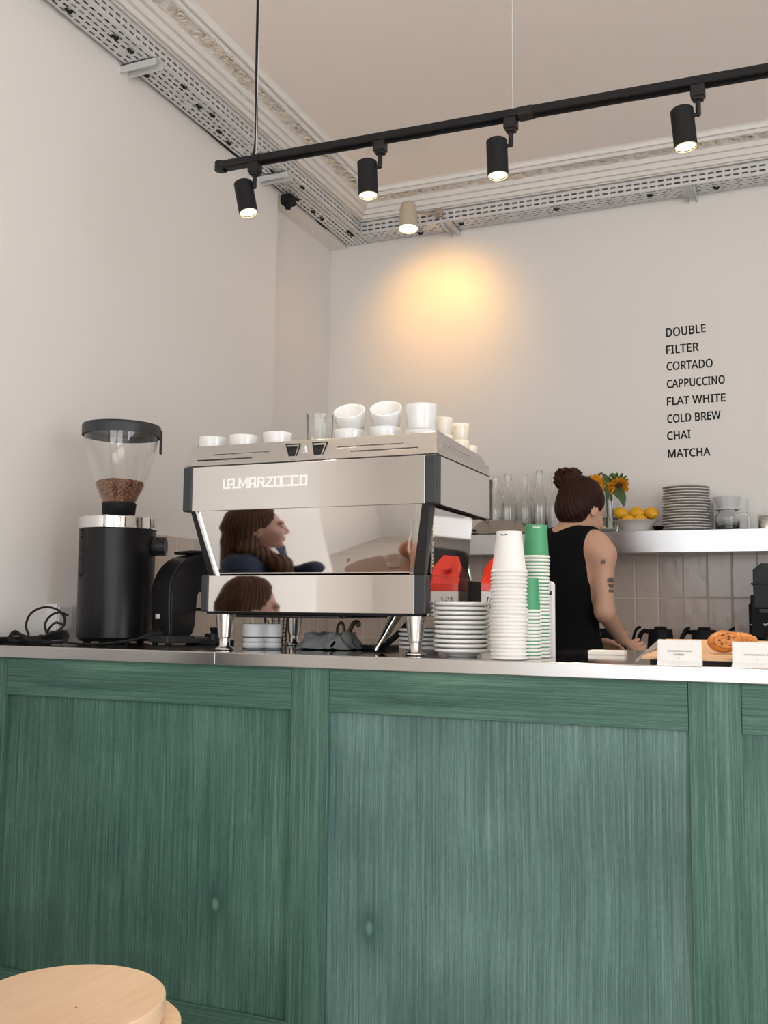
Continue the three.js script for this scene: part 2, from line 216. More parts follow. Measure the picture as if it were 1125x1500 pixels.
{
  const t = thing('cable_tray', 'galvanised slotted cable tray under the cornice above the grinder', 'cable tray', [W, TY, ZB]);
  const L = 4.8;
  // left tray runs along z: local x -> +z, local y -> +x (away from wall)
  const toLeft = new THREE.Matrix4().makeBasis(V(0, 0, 1), V(1, 0, 0), V(0, 1, 0)).setPosition(0, 0, 0);
  part(t, 'tray_bottom', trayBottom(L, 0.022, 0.142).applyMatrix4(toLeft), M.galv);
  part(t, 'tray_side', traySide(L, 0.06).applyMatrix4(new THREE.Matrix4().makeBasis(V(0, 0, 1), V(0, 1, 0), V(-1, 0, 0)).setPosition(0.1435, 0, 0)), M.galv);
  part(t, 'tray_side', bx(0.02, 0.0215, 0, 0.05, 0, L), M.galv);
  part(t, 'tray_lip', bx(0.132, 0.1435, 0.059, 0.061, 0, L), M.galv);
  for (const z of [pY(196, 96, TY).z - ZB, 0.93, 3.6]) { const b = part(t, 'bracket', [bx(0, 0.155, -0.03, -0.002, z - 0.022, z - 0.019), bx(0, 0.155, -0.005, -0.002, z - 0.022, z + 0.022), bx(0, 0.155, -0.03, -0.002, z + 0.019, z + 0.022)], M.galv); part(b, 'bolt', cyl(0.005, 0.005, 0.012, 0.08, -0.014, z, 6), M.chrome); }
  for (let i = 0; i < 24; i++) { const z = 0.12 + i * 0.125 + rr(-0.05, 0.05), x = rr(0.04, 0.13); part(t, 'cable_tie', tube([[x, 0.006, z - 0.012], [x + 0.006, -0.006, z - 0.004], [x + 0.004, -0.007, z + 0.006], [x - 0.004, 0.006, z + 0.013]], 0.0056, 10, 6), M.rubber); }
  const t2 = thing('cable_tray', 'galvanised slotted cable tray under the cornice above the menu lettering', 'cable tray', [W, TY, ZB]);
  part(t2, 'tray_bottom', trayBottom(L, 0.022, 0.142).applyMatrix4(new THREE.Matrix4().makeBasis(V(1, 0, 0), V(0, 0, 1), V(0, -1, 0)).setPosition(0.145, 0.0015, 0)), M.galv);
  part(t2, 'tray_side', traySide(L, 0.06).translate(0.145, 0, 0.142), M.galv);
  part(t2, 'tray_side', bx(0.145, L, 0, 0.05, 0.02, 0.0215), M.galv);
  part(t2, 'tray_lip', bx(0.145, L, 0.059, 0.061, 0.132, 0.1435), M.galv);
  for (const x of [0.62, 1.78, 2.9]) { const b = part(t2, 'bracket', [bx(x - 0.022, x - 0.019, -0.03, -0.002, 0, 0.155), bx(x - 0.022, x + 0.022, -0.005, -0.002, 0, 0.155), bx(x + 0.019, x + 0.022, -0.03, -0.002, 0, 0.155)], M.galv); part(b, 'bolt', cyl(0.005, 0.005, 0.012, x, -0.014, 0.08, 6), M.chrome); }
  for (let i = 0; i < 6; i++) { const x = 0.4 + i * 0.37 + rr(-0.1, 0.1), z = rr(0.05, 0.12); part(t2, 'cable_tie', tube([[x - 0.012, 0.006, z], [x - 0.004, -0.006, z + 0.005], [x + 0.006, -0.007, z + 0.003], [x + 0.013, 0.006, z - 0.004]], 0.0056, 10, 6), M.rubber); }
  for (let k = 0; k < 3; k++) { const c = single('power_cable', ['black power cable lying nearest the wall inside the slotted trays', 'black power cable lying midway inside the slotted trays', 'black power cable lying furthest from the wall inside the slotted trays'][k], 'cable', tube([[W + 0.05 + k * 0.03, TY + 0.012, 0], [W + 0.055 + k * 0.03, TY + 0.012, -2.2], [W + 0.05 + k * 0.03, TY + 0.012, ZB + 0.12], [W + 0.2, TY + 0.014, ZB + 0.05 + 0.03 * k], [0.8, TY + 0.012, ZB + 0.05 + k * 0.03]], 0.0065, 120, 7), M.rubber, [0, 0, 0], 'cables in the trays'); }
  single('cable_gland', 'small black cable outlet hanging at the end of the wall pier', 'outlet', [bx(-0.03, 0.03, -0.05, 0, -0.03, 0.03, 0.012), cyl(0.012, 0.018, 0.02, 0, -0.066, 0, 16)], M.blackMatt, [W + 0.028, TY - 0.002, -3.955]);
  single('power_cable', 'loose black cord dropping over the edge of the slotted tray', 'cable', tube([pY(150, -14, 3.20), pY(156, 8, 3.18), pY(165, 21, 3.15), pY(176, 32, 3.119)], 0.004, 24, 8), M.rubber, [0, 0, 0]);
}

// ---------- track lighting ----------
const spotWarm = lin(1.0, 0.83, 0.62);
{
  const zt = -2.4, ya = EYE + 1.2965, yb = EYE + 1.2765, tr = thing('lighting_track', 'long black lighting track hanging on wires over the counter', 'track light rail', [-1.56, ya, zt]);
  const yAt = x => ya + (yb - ya) * (x + 1.56) / 1.52, slope = Math.atan((yb - ya) / 1.52);
  const bar = (x0, x1) => { const g = ext([[-0.0175, -0.009], [-0.0175, 0.010], [0.0175, 0.010], [0.0175, -0.009], [0.009, -0.009], [0.009, 0.004], [-0.009, 0.004], [-0.009, -0.009]], x1 - x0).rotateY(Math.PI / 2).rotateZ(slope); return g.translate(x0, yAt(x0), zt); };
  wpart(tr, 'rail', bar(-1.47, -0.63), M.blackMatt); wpart(tr, 'rail', bar(-0.622, 1.2), M.blackMatt);
  wpart(tr, 'joiner', bx(-0.645, -0.605, yAt(-0.62) - 0.0115, yAt(-0.62) + 0.0115, zt - 0.019, zt + 0.019, 0.002), M.black);
  const feed = wpart(tr, 'end_feed', [bx(-1.545, -1.44, ya - 0.012, ya + 0.012, zt - 0.019, zt + 0.019, 0.008), cyl(0.019, 0.019, 0.024, -1.545, ya - 0.012, zt, 24)], M.black);
  single('track_feed_cord', 'thick black cord feeding the end of the lighting track', 'cord', tube([[-1.449, ya + 0.008, zt], [-1.438, ya + 0.016, zt], [-1.430, ya + 0.05, zt], [-1.4325, ya + 0.3, zt], [-1.4335, H, zt]], 0.0042, 50, 8), M.rubber, [0, 0, 0]);
  single('suspension_wire', 'thin steel wire holding up the track joiner', 'wire', rod([-0.66, yAt(-0.66) + 0.009, zt], [-0.66, H, zt], 0.0011), M.galv, [0, 0, 0]);
  single('suspension_wire', 'thin steel wire beside the thick black power cord', 'wire', rod([-1.425, yAt(-1.425) + 0.009, zt + 0.004], [-1.425, H, zt + 0.004], 0.0011), M.galv, [0, 0, 0]);
  const lens = std(0x000000, 0.4, 0, { emissive: lin(1.0, 0.86, 0.62), emissiveIntensity: 5 });
  const lab = ['black cylinder track spotlight next to the end feed of the track', 'second black track spotlight counted from the end feed', 'black cylinder track spotlight just before the track joiner', 'black cylinder track spotlight hanging beyond the track joiner'];
  [[-1.430, 14], [-1.035, 4], [-0.665, 3], [-0.199, 5]].forEach(([x, tilt], i) => {
    const y = yAt(x) - 0.009, s = thing('track_spotlight', lab[i], 'spotlight', [x, y, zt], 'black track spotlights');
    part(s, 'adapter', [bx(-0.017, 0.017, -0.028, 0.006, -0.015, 0.015, 0.003), bx(-0.013, 0.013, -0.036, -0.026, -0.012, 0.012, 0.003)], M.black);
    part(s, 'arm', [cyl(0.0065, 0.0065, 0.036, 0, -0.07, 0, 14), sph(0.0065, 0, -0.07, 0, 1, 1, 1, 12), rod([0, -0.07, 0], [-0.012, -0.072, 0], 0.005)], M.black);
    const h = new THREE.Group(); h.name = 'lamp_head'; h.position.set(-0.0385, -0.052, 0); h.rotation.z = tilt * D2R; h.rotation.x = -0.05; s.add(h);
    part(h, 'lamp_body', lathe([[0, 0], [0.0255, 0], [0.0275, -0.002], [0.0275, -0.098], [0.0262, -0.1], [0.0255, -0.098], [0.0255, -0.09], [0, -0.089]], 40), M.blackMatt);
    part(h, 'trim_ring', new THREE.TorusGeometry(0.0255, 0.0016, 8, 40).rotateX(Math.PI / 2).translate(0, -0.0985, 0), M.cream);
    part(h, 'bulb', lathe([[0, -0.0875], [0.0245, -0.0875], [0.0245, -0.094], [0.02, -0.097], [0, -0.098]], 32), lens);
    const sp = new THREE.SpotLight(spotWarm, 1.5, 6, 0.62, 0.7, 2); sp.name = 'spot'; sp.position.set(0, -0.104, 0); sp.castShadow = true; sp.target.position.set(0, -1.1, 0); h.add(sp, sp.target);
  });
  // beige spot washing the back wall
  const p = V(-1.663, EYE + 1.845, -4.2), s = thing('wall_spotlight', 'beige bullet spotlight washing the back wall with warm light', 'spotlight', p);
  const hd = new THREE.Group(); hd.name = 'lamp_head'; hd.rotation.set(-0.12, 0, 0.05); s.add(hd);
  part(hd, 'lamp_body', lathe([[0, 0.078], [0.018, 0.076], [0.032, 0.066], [0.039, 0.045], [0.042, 0], [0.046, -0.06], [0.044, -0.062], [0.041, -0.05], [0, -0.048]], 40), std(lin(0.50, 0.43, 0.33), 0.45));
  part(hd, 'bulb', lathe([[0, -0.046], [0.041, -0.047], [0.0425, -0.058], [0, -0.062]], 32), std(0x000000, 0.4, 0, { emissive: lin(1.0, 0.80, 0.48), emissiveIntensity: 14 }));
  part(s, 'bracket', [rod([0.02, 0.03, -0.03], [0.04, 0.13, -0.318], 0.007), bx(0.02, 0.06, 0.115, 0.155, -0.326, -0.305, 0.003)], std(lin(0.40, 0.33, 0.25), 0.5));
  const sp = new THREE.SpotLight(lin(1.0, 0.50, 0.09), 1.05, 6, 0.92, 1.0, 2); sp.name = 'wall_wash'; sp.position.copy(p).add(V(0.005, -0.075, -0.003)); sp.target.position.copy(p).add(V(0.01, -0.33, -0.47)); sp.castShadow = true; scene.add(sp, sp.target);
}

// ---------- menu lettering ----------
const font = await new FontLoader().loadAsync('fonts/droid/droid_sans_regular.typeface.json');
const fontB = await new FontLoader().loadAsync('fonts/droid/droid_sans_bold.typeface.json');
const fontS = await new FontLoader().loadAsync('fonts/droid/droid_serif_regular.typeface.json');
function text(str, w, h, depth, f = font, fat = 0) { const g = new TextGeometry(str, { font: f, size: 1, depth: 1, curveSegments: 4, bevelEnabled: fat > 0, bevelSize: fat, bevelThickness: 0.02, bevelSegments: 2 }); g.computeBoundingBox(); const b = g.boundingBox; g.translate(-b.min.x, -b.min.y, 0); g.scale(w / (b.max.x - b.min.x), h / (b.max.y - b.min.y), depth); return g; }
{
  const t = thing('menu_lettering', 'hand painted black drinks menu on the back wall', 'lettering', [-0.553, EYE + 0.71, ZB]);
  const L = [['DOUBLE', 976, 494, 1034, 487, 13], ['FILTER', 976, 519, 1024, 514, 12.5], ['CORTADO', 976.5, 543, 1044, 538, 12.5], ['CAPPUCCINO', 977, 569, 1062, 562, 12.5], ['FLAT WHITE', 977, 594, 1063, 588, 12], ['COLD BREW', 977.5, 620, 1056, 614, 12.5], ['CHAI', 977.5, 645, 1012, 642, 12.5], ['MATCHA', 978.5, 671, 1041, 667.5, 12.5]];
  for (const [s, x0, y0, x1, y1, h] of L) { const a = pz(x0, y0, ZB), b = pz(x1, y1, ZB), hh = pz(x0, y0 - h, ZB).y - a.y; const g = text(s, Math.hypot(b.x - a.x, b.y - a.y), hh, 0.0012, font, 0.028); g.rotateZ(Math.atan2(b.y - a.y, b.x - a.x)); g.translate(a.x, a.y, a.z); const w = wpart(t, 'word', g, M.blackMatt); w.userData.label = 'black painted word ' + s; }
}

// ---------- bar counter ----------
const CT = 1.014, CF = -2.1, CB = -2.89;   // worktop height, front and back
{
  const c = thing('bar_counter', 'green stained wooden bar counter with framed panels', 'counter', [-0.5, 0, -2.3]);
  const zf = CF - 0.012, y0 = 0.176, y1 = 0.883, yt = 0.9825, st = [[-2.2, -1.998], [-1.124, -1.026], [-0.2197, -0.119], [0.69, 0.79], [1.6, 1.7]];
  for (const [a, b] of st) wpart(c, 'stile', bx(a, b, 0.06, yt, zf - 0.022, zf, 0.0015), M.stile);
  const pm = [M.panelL, M.panelR, M.panelE, M.panelE];
  for (let i = 0; i < 4; i++) { const a = st[i][1], b = st[i + 1][0]; wpart(c, 'rail', bx(a + 0.0008, b - 0.0008, y1, yt, zf - 0.022, zf - 0.0004, 0.0015), M.rail); wpart(c, 'rail', bx(a + 0.0008, b - 0.0008, 0.06, y0, zf - 0.022, zf - 0.0004, 0.0015), M.rail);
    wpart(c, 'panel', bx(a - 0.006, b + 0.006, y0 - 0.006, y1 + 0.006, zf - 0.020, zf - 0.010), pm[i]); }
  wpart(c, 'carcass', [bx(-2.2, 1.7, 0.06, yt, zf - 0.05, zf - 0.0225), bx(-2.2, 1.7, 0.06, yt, CB + 0.03, CB + 0.05), bx(1.68, 1.7, 0.06, yt, CB + 0.05, zf - 0.05)], M.blackMatt);
  wpart(c, 'plinth', bx(-2.2, 1.7, 0, 0.06, CB + 0.06, zf - 0.04), M.blackMatt);
  const w = thing('steel_worktop', 'polished stainless steel worktop on the green counter', 'worktop', [-0.5, yt, -2.4]);
  for (const [a, b] of [[-2.2, -1.3315], [-1.3305, 1.72]]) { wpart(w, 'top_sheet', fitUV(norm(bx(a, b, CT - 0.008, CT, CB, CF - 0.0015, 0.001)), 0.9), M.steelTop); wpart(w, 'front_edge', fitUV(norm(bx(a, b, yt, CT - 0.0006, CF - 0.012, CF, 0.0022)), 0.9), M.steelEdge); }
}
// ---------- espresso machine ----------
{
  const m = thing('espresso_machine', 'two group stainless steel espresso machine with cups on top', 'espresso machine', [-1.124, CT, -2.37]);
  const x0 = -1.473, x1 = -0.775, yb = 1.368, yt = 1.482, zf = -2.15, zb = -2.60;
  // upper band
  const ub = wpart(m, 'upper_band', bx(-1.444, -0.8045, yb, yt, zf - 0.008, zf, 0.001), M.band);
  for (const [a, b] of [[x0, -1.444], [-0.8045, x1]]) wpart(m, 'corner_cap', bx(a, b, yb - 0.001, yt + 0.001, zf - 0.03, zf + 0.002, 0.005), M.grey);
  wpart(m, 'side_band', bx(x1 - 0.008, x1 - 0.001, yb, yt, zb + 0.022, zf - 0.031), M.band); wpart(m, 'side_band', bx(x0 + 0.001, x0 + 0.008, yb, yt, zb + 0.022, zf - 0.031), M.band);
  for (const [a, b] of [[x0, x0 + 0.03], [x1 - 0.03, x1 + 0.001]]) wpart(m, 'corner_cap', bx(a, b, yb - 0.001, yt - 0.004, zb, zb + 0.021, 0.004), M.grey);
  wpart(m, 'upper_body', [bx(x0 + 0.01, x1 - 0.01, yb + 0.002, yt + 0.002, zb + 0.004, zf - 0.009)], M.blackMatt);
  // lettering of the upper band: squared strokes joined by a base line, on a grid of 5 high
  const strokes = { L: [[0, 0, 0, 5], [0, 0, 3, 0]], A: [[0, 0, 0, 5], [0, 5, 3, 5], [3, 5, 3, 0], [0, 2, 3, 2]], M: [[0, 0, 0, 5], [0, 5, 2, 1], [2, 1, 4, 5], [4, 5, 4, 0]], R: [[0, 0, 0, 5], [0, 5, 3, 5], [3, 5, 3, 2.5], [0, 2.5, 3, 2.5], [1.6, 2.5, 3.2, 0]], Z: [[0, 5, 3.4, 5], [3.4, 5, 0, 0], [0, 0, 3.4, 0]], O: [[0, 0, 0, 5], [0, 5, 3, 5], [3, 5, 3, 0], [0, 0, 3, 0]], C: [[0, 0, 0, 5], [0, 5, 3, 5], [0, 0, 3, 0]] };
  const word = [['L', 0], ['A', 2.4], ['M', 8.6], ['A', 14.2], ['R', 18.8], ['Z', 23.2], ['O', 28], ['C', 31.6], ['C', 37], ['O', 41.6]], S = 0.2357 / 44.8, SY = 0.0225 / 5, lg = []; let nb = 0;
  const bar = (a, b, c, d, ox) => { const p = V(-1.3491 + (ox + a) * S, EYE + 0.3045 + b * SY, zf + 0.0004), q = V(-1.3491 + (ox + c) * S, EYE + 0.3045 + d * SY, zf + 0.0012), l = p.distanceTo(q), g = new THREE.BoxGeometry(l + 0.0046, 0.0046, 0.0010 + 0.00003 * (nb++ % 17)); g.rotateZ(Math.atan2(q.y - p.y, q.x - p.x)); return g.translate((p.x + q.x) / 2, (p.y + q.y) / 2, p.z); };
  for (const [ch, ox] of word) for (const s of strokes[ch]) lg.push(bar(...s, ox));
  lg.push(bar(5.4, 0, 9.2, 0, 0), bar(12.6, 0, 14.4, 0, 0), bar(17, 0, 19, 0, 0), bar(21.6, 0, 29, 0, 0), bar(31.6, 5, 35.8, 5, 0), bar(31.6, 0, 42, 0, 0));
  wpart(m, 'brand_lettering', lg, std(lin(0.93, 0.93, 0.92), 0.5), ub).userData.label = 'raised white letters LA MARZOCCO';
  // cup rail: slanted sheets with long slots
  const slot = (x, y, w, h = 0.0042) => [[x, y], [x, y + h], [x + w, y + h], [x + w, y]];
  const rb = yt + 0.003, rt = 1.541, zlo = -2.157, zhi = -2.187, RL = x1 - x0, hh = Math.hypot(rt - rb, zhi - zlo), lean = Math.atan2(zlo - zhi, rt - rb);
  const fr = ext([[0, 0], [RL, 0], [RL - 0.016, hh], [0.004, hh]], 0.003, 0.0006, [slot(0.03, 0.015, 0.165), slot(0.075, 0.031, 0.165), slot(0.47, 0.017, 0.175), slot(0.43, 0.032, 0.175)]).rotateX(-lean).translate(x0, rb, zlo - 0.002);
  const rail = wpart(m, 'cup_rail', fr, M.brushed);
  const trap = (a, b, c, d) => [a, b, c, d];
  const tp = (px, py) => { const q = pz(px, py, -2.165); return q; };
  for (const pts of [[[418, 650.5], [440.5, 649.5], [433, 675], [424.5, 675.5]], [[457, 648], [480.5, 646.5], [471, 672.5], [460.5, 673.5]]]) {
    const q = pts.map(([a, b]) => { const y = pz(a, b, -2.17).y, t = (y - rb) / (rt - rb), z = zlo + (zhi - zlo) * t; return pz(a, b, z + 0.002); }), c = q.reduce((s, p) => s.add(p), V(0, 0, 0)).multiplyScalar(0.25);
    wpart(m, 'vent_plate', slab4(q[3], q[2], q[1], q[0], 0.003), M.blackMatt, rail);
    const inner = q.map(p => p.clone().lerp(c, 0.16).add(V(0, 0, 0.0015))), inn2 = q.map(p => p.clone().lerp(c, 0.34).add(V(0, 0, 0.0015))), gs = [];
    for (const i of [0, 1, 2]) gs.push(slab4(inner[i], inn2[i], inn2[(i + 1) % 4], inner[(i + 1) % 4], 0.0015)); 
    wpart(m, 'vent_outline', gs, M.chrome, rail);
  }
  { const e = pz(447, 660, -2.168), gs = []; gs.push(sph(0.0042, e.x, e.y + 0.008, e.z, 0.8, 1.2, 0.4, 10), sph(0.004, e.x + 0.002, e.y, e.z, 1, 1.6, 0.4, 10), sph(0.003, e.x - 0.005, e.y - 0.005, e.z, 1.6, 0.8, 0.4, 10), sph(0.003, e.x + 0.007, e.y - 0.007, e.z, 1.4, 0.8, 0.4, 10), sph(0.003, e.x - 0.004, e.y + 0.003, e.z, 1.2, 0.7, 0.4, 10), sph(0.0028, e.x, e.y - 0.012, e.z, 1.8, 0.7, 0.4, 10)); wpart(m, 'emblem', gs, M.chrome, rail); }
  const zr = [-2.165, -2.585], side = (sx, xx) => { const prof = [[0, 0], [zr[0] - zr[1], 0], [zr[0] - zr[1] - 0.032, 0.036], [zr[0] - zr[1] - 0.05, 0.05], [0.022, hh]]; return ext(prof, 0.003, 0.0006, [slot(0.06, 0.030, 0.20, 0.004), slot(0.07, 0.016, 0.24, 0.004), slot(0.29, 0.022, 0.05, 0.005)]).applyMatrix4(new THREE.Matrix4().makeBasis(V(0, 0, -1), V(sx * 0.22, 0.975, 0), V(1, 0, 0)).setPosition(xx + (sx < 0 ? -0.003 : 0), rb, zr[0])); };
  wpart(m, 'cup_rail', side(-1, x1), M.brushed); wpart(m, 'cup_rail', side(1, x0), M.brushed); wpart(m, 'cup_rail', bx(x0 + 0.02, x1 - 0.02, rb, rb + 0.03, zr[1], zr[1] + 0.003), M.brushed);
  wpart(m, 'cup_tray', bx(x0 + 0.004, x1 - 0.004, yt + 0.0025, 1.512, zr[1] + 0.005, -2.19), M.brushed);
  // mirrored middle panel: slightly convex, tipped to face down; edges narrow towards the bottom
  const ny = 24, nx = 2, pos = [], nor = [], uv = [], idx = [], yA = 1.202, yB = 1.369; let z = -2.166; const zs = []; const tilt = y => (8.0 + 3.5 * (yB - y) / (yB - yA)) * D2R;
  for (let j = 0; j <= ny; j++) { const y = yB + (yA - yB) * j / ny; if (j) z -= Math.tan(tilt(y)) * (yB - yA) / ny; const f = j / ny, xa = -1.434 + 0.046 * f, xb = -0.829 - 0.026 * f, t = tilt(y); for (let i = 0; i <= nx; i++) { pos.push(xa + (xb - xa) * i / nx, y, z); nor.push(0, -Math.sin(t), Math.cos(t)); uv.push(i / nx, 1 - f); } }
  for (let j = 0; j < ny; j++) for (let i = 0; i < nx; i++) { const a = j * (nx + 1) + i, b = a + 1, c = a + nx + 1, d = c + 1; idx.push(a, c, b, b, c, d); }
  const mg = new THREE.BufferGeometry(); mg.setAttribute('position', new THREE.Float32BufferAttribute(pos, 3)); mg.setAttribute('normal', new THREE.Float32BufferAttribute(nor, 3)); mg.setAttribute('uv', new THREE.Float32BufferAttribute(uv, 2)); mg.setIndex(idx);
  wpart(m, 'mirror_panel', mg, M.mirror).userData.label = 'mirror polished back panel';
  const strip = (a, b, c, d, za, zb2, t) => slab4(V(c, yA, zb2), V(d, yA, zb2), V(b, yB, za), V(a, yB, za), t);
  for (const g of [strip(-1.440, -1.433, -1.394, -1.387, -2.160, -2.188, 0.02), strip(-0.830, -0.815, -0.856, -0.846, -2.160, -2.188, 0.02)]) wpart(m, 'edge_trim', g, M.chrome);
  for (const g of [strip(-1.455, -1.440, -1.411, -1.394, -2.162, -2.186, 0.04), strip(-0.815, -0.797, -0.846, -0.818, -2.162, -2.186, 0.04)]) wpart(m, 'side_strut', g, M.black);
  wpart(m, 'middle_body', bx(-1.385, -0.86, 1.203, yb, -2.50, -2.215), M.blackMatt);
  // right-hand side: tipped mirror above, upright mirror below
  wpart(m, 'side_panel', slab4(V(-0.8095, 1.203, -2.215), V(-0.8095, 1.203, -2.49), V(-0.800, yb, -2.50), V(-0.800, yb, -2.205), 0.004), M.mirrorDark);
  wpart(m, 'side_panel', bx(-0.812, -0.808, 1.108, 1.2025, -2.485, -2.19), M.mirrorDark);
  wpart(m, 'side_panel', bx(-1.422, -1.418, 1.108, yb, -2.49, -2.20), M.mirrorDark);
  // lower band
  wpart(m, 'lower_band', bx(-1.40, -0.8365, 1.112, 1.203, -2.178, -2.17, 0.001), M.mirror);
  for (const [a, b] of [[-1.4226, -1.40], [-0.8365, -0.8076]]) wpart(m, 'corner_cap', bx(a, b, 1.111, 1.2035, -2.2, -2.168, 0.005), M.grey);
  wpart(m, 'base_plate', [bx(-1.41, -0.82, 1.106, 1.112, -2.66, -2.18), bx(-1.41, -0.82, 1.112, 1.20, -2.66, -2.5)], M.blackMatt);
  wpart(m, 'drip_tray', bx(-1.33, -1.04, 1.098, 1.106, -2.5, -2.185, 0.003), M.blackGloss);
  const foot = () => lathe([[0, 0], [0.024, 0], [0.025, 0.003], [0.024, 0.007], [0.014, 0.010], [0.0145, 0.030], [0.0155, 0.031], [0.0175, 0.034], [0.0245, 0.0915], [0.0245, 0.0925], [0, 0.0925]], 36);
  for (const [x, zz] of [[-1.376, -2.215], [-0.846, -2.205], [-1.39, -2.62], [-0.85, -2.62]]) wpart(m, 'foot', foot().translate(x, CT, zz), M.steel);
  // steam wand hanging on the working side and pipes under the body
  wpart(m, 'steam_wand', tube([pz(685, 790, -2.56), pz(683, 806, -2.57), pz(685, 830, -2.57), pz(689, 850, -2.57)], 0.0046, 24, 10), M.chrome);
  wpart(m, 'drain_pipe', tube([pz(584, 893, -2.30), pz(568, 922, -2.29), pz(550, 953, -2.27)], 0.0058, 20, 12), M.chrome);
  { const gs = []; for (let i = 0; i < 20; i++) { const t = i / 19, p = pz(597 - 40 * t, 893 + 52 * t * t + 4 * t, -2.33); const q = pz(597 - 40 * (t + 0.02), 893 + 52 * (t + 0.02) ** 2 + 4 * (t + 0.02), -2.33), g = new THREE.TorusGeometry(0.0085, 0.0032, 8, 18); g.applyQuaternion(new THREE.Quaternion().setFromUnitVectors(V(0, 0, 1), q.sub(p).normalize())); gs.push(g.translate(p.x, Math.max(p.y, CT + 0.012), p.z)); } wpart(m, 'ribbed_hose', gs, std(lin(0.35, 0.27, 0.18), 0.5)); }
  wpart(m, 'water_hose', tube([pz(606, 905, -2.36), pz(586, 926, -2.35), pz(566, 944, -2.33), pz(558, 951, -2.30)], 0.0075, 30, 10), M.rubber);
  // script lettering running down the strut
  { const a = V(-0.808, 1.214, -2.205), g = text('linea pb', 0.10, 0.011, 0.001, fontS); g.rotateZ(Math.PI / 2); g.rotateY(Math.PI / 2); g.translate(-0.8015, 1.222, -2.206); g.applyMatrix4(new THREE.Matrix4()); wpart(m, 'script_lettering', g, M.cream); }
}

// ---------- cups on the machine ----------
const TRAY = 1.512;
function cupProfile(r, h, rb) { return [[0, 0], [rb * 0.72, 0], [rb * 0.76, 0.003], [rb, 0.008], [r * 0.93, h * 0.45], [r * 0.985, h * 0.8], [r, h], [r - 0.0035, h + 0.0008], [r - 0.006, h * 0.9], [rb * 0.8, 0.012], [0, 0.009]]; }
function cup(name, label, r, h, rb, mat, pos, group, handle = true) { const c = thing(name, label, 'cup', pos, group); part(c, 'bowl', lathe(cupProfile(r, h, rb), 44), mat); if (handle) part(c, 'handle', tube([[0, h * 0.8, -r * 0.92], [0, h * 0.82, -r - 0.014], [0, h * 0.5, -r - 0.02], [0, h * 0.28, -r * 0.86]], 0.0042, 20, 8), mat); return c; }
{
  const at = (px, z, y = TRAY) => { const p = pz(px, 640, z); return [p.x, y, z]; };
  const big = [0.0385, 0.066, 0.030];
  cup('coffee_cup', 'white cup at the left end of the machine top, beside the wall', ...big, M.china, at(311.5, -2.26), 'white cups on the espresso machine');
  cup('coffee_cup', 'white cup second from the wall end of the machine top', ...big, M.china, at(357, -2.265), 'white cups on the espresso machine');
  cup('coffee_cup', 'white cup standing left of the vent plates on the machine', ...big, M.china, at(406.5, -2.26), 'white cups on the espresso machine');
  cup('coffee_cup', 'small cream cup half hidden behind the glass tumbler', 0.03, 0.05, 0.023, M.chinaCream, at(437, -2.36), 'white cups on the espresso machine');
  const lows = [['white cup under the tilted one, beside the glass tumbler', 512, 'white cup tipped forward on another, beside the glass tumbler', 4.5], ['white cup under the tilted one, next to the upright cup stack', 564, 'white cup tipped forward on another, next to the upright cup stack', 6]];
  lows.forEach(([l1, px, l2, dz]) => { const p = at(px, -2.255); cup('coffee_cup', l1, 0.040, 0.060, 0.031, M.china, p, 'white cups on the espresso machine', false); const c = cup('coffee_cup', l2, 0.0405, 0.060, 0.031, M.china, [p[0] + 0.001, TRAY + 0.052, p[2] - 0.016], 'white cups on the espresso machine', false); c.rotation.set(0.68, 0, -0.16 * (dz > 5 ? 1 : 0.8)); c.position.y += 0.008; });
  { const p = at(617, -2.25); cup('coffee_cup', 'lower white cup of the upright stack at the front corner', 0.040, 0.045, 0.032, M.china, p, 'white cups on the espresso machine', false); cup('coffee_cup', 'tall white cup on top of the upright stack at the front corner', 0.0385, 0.068, 0.034, M.china, [p[0], TRAY + 0.042, p[2]], 'white cups on the espresso machine', false); }
  const sm = [['cream espresso cup behind the upright front corner stack', 647, -2.35, 2], ['cream espresso cup in the middle of the side row', 656, -2.50, 2], ['cream espresso cup near the rear of the side row', 672, -2.44, 2], ['cream espresso cup standing alone at the rear corner', 684, -2.53, 1]];
  for (const [l, px, z, n] of sm) for (let k = 0; k < n; k++) { const p = at(px, z); cup('espresso_cup', l + (n > 1 ? (k ? ', upper of two' : ', lower of two') : ''), 0.0285, 0.05, 0.024, M.chinaCream, [p[0], TRAY + k * 0.044, z], 'cream espresso cups along the machine side', false); }
  const p = at(468, -2.262); const g = thing('glass_tumbler', 'ribbed clear glass tumbler standing on the espresso machine', 'glass', p);
  const pts = [[0, 0], [0.031, 0], [0.033, 0.004], [0.0355, 0.106], [0.034, 0.1065], [0.0315, 0.014], [0, 0.012]], lg = lathe(pts, 72), a = lg.attributes.position; for (let i = 0; i < a.count; i++) { const x = a.getX(i), y = a.getY(i), z = a.getZ(i), r = Math.hypot(x, z); if (r > 0.031 && y > 0.01 && y < 0.09) { const k = 1 + 0.03 * Math.cos(Math.atan2(z, x) * 12); a.setXYZ(i, x * k, y, z * k); } } lg.computeVertexNormals();
  part(g, 'tumbler', lg, M.glassSolid);
}

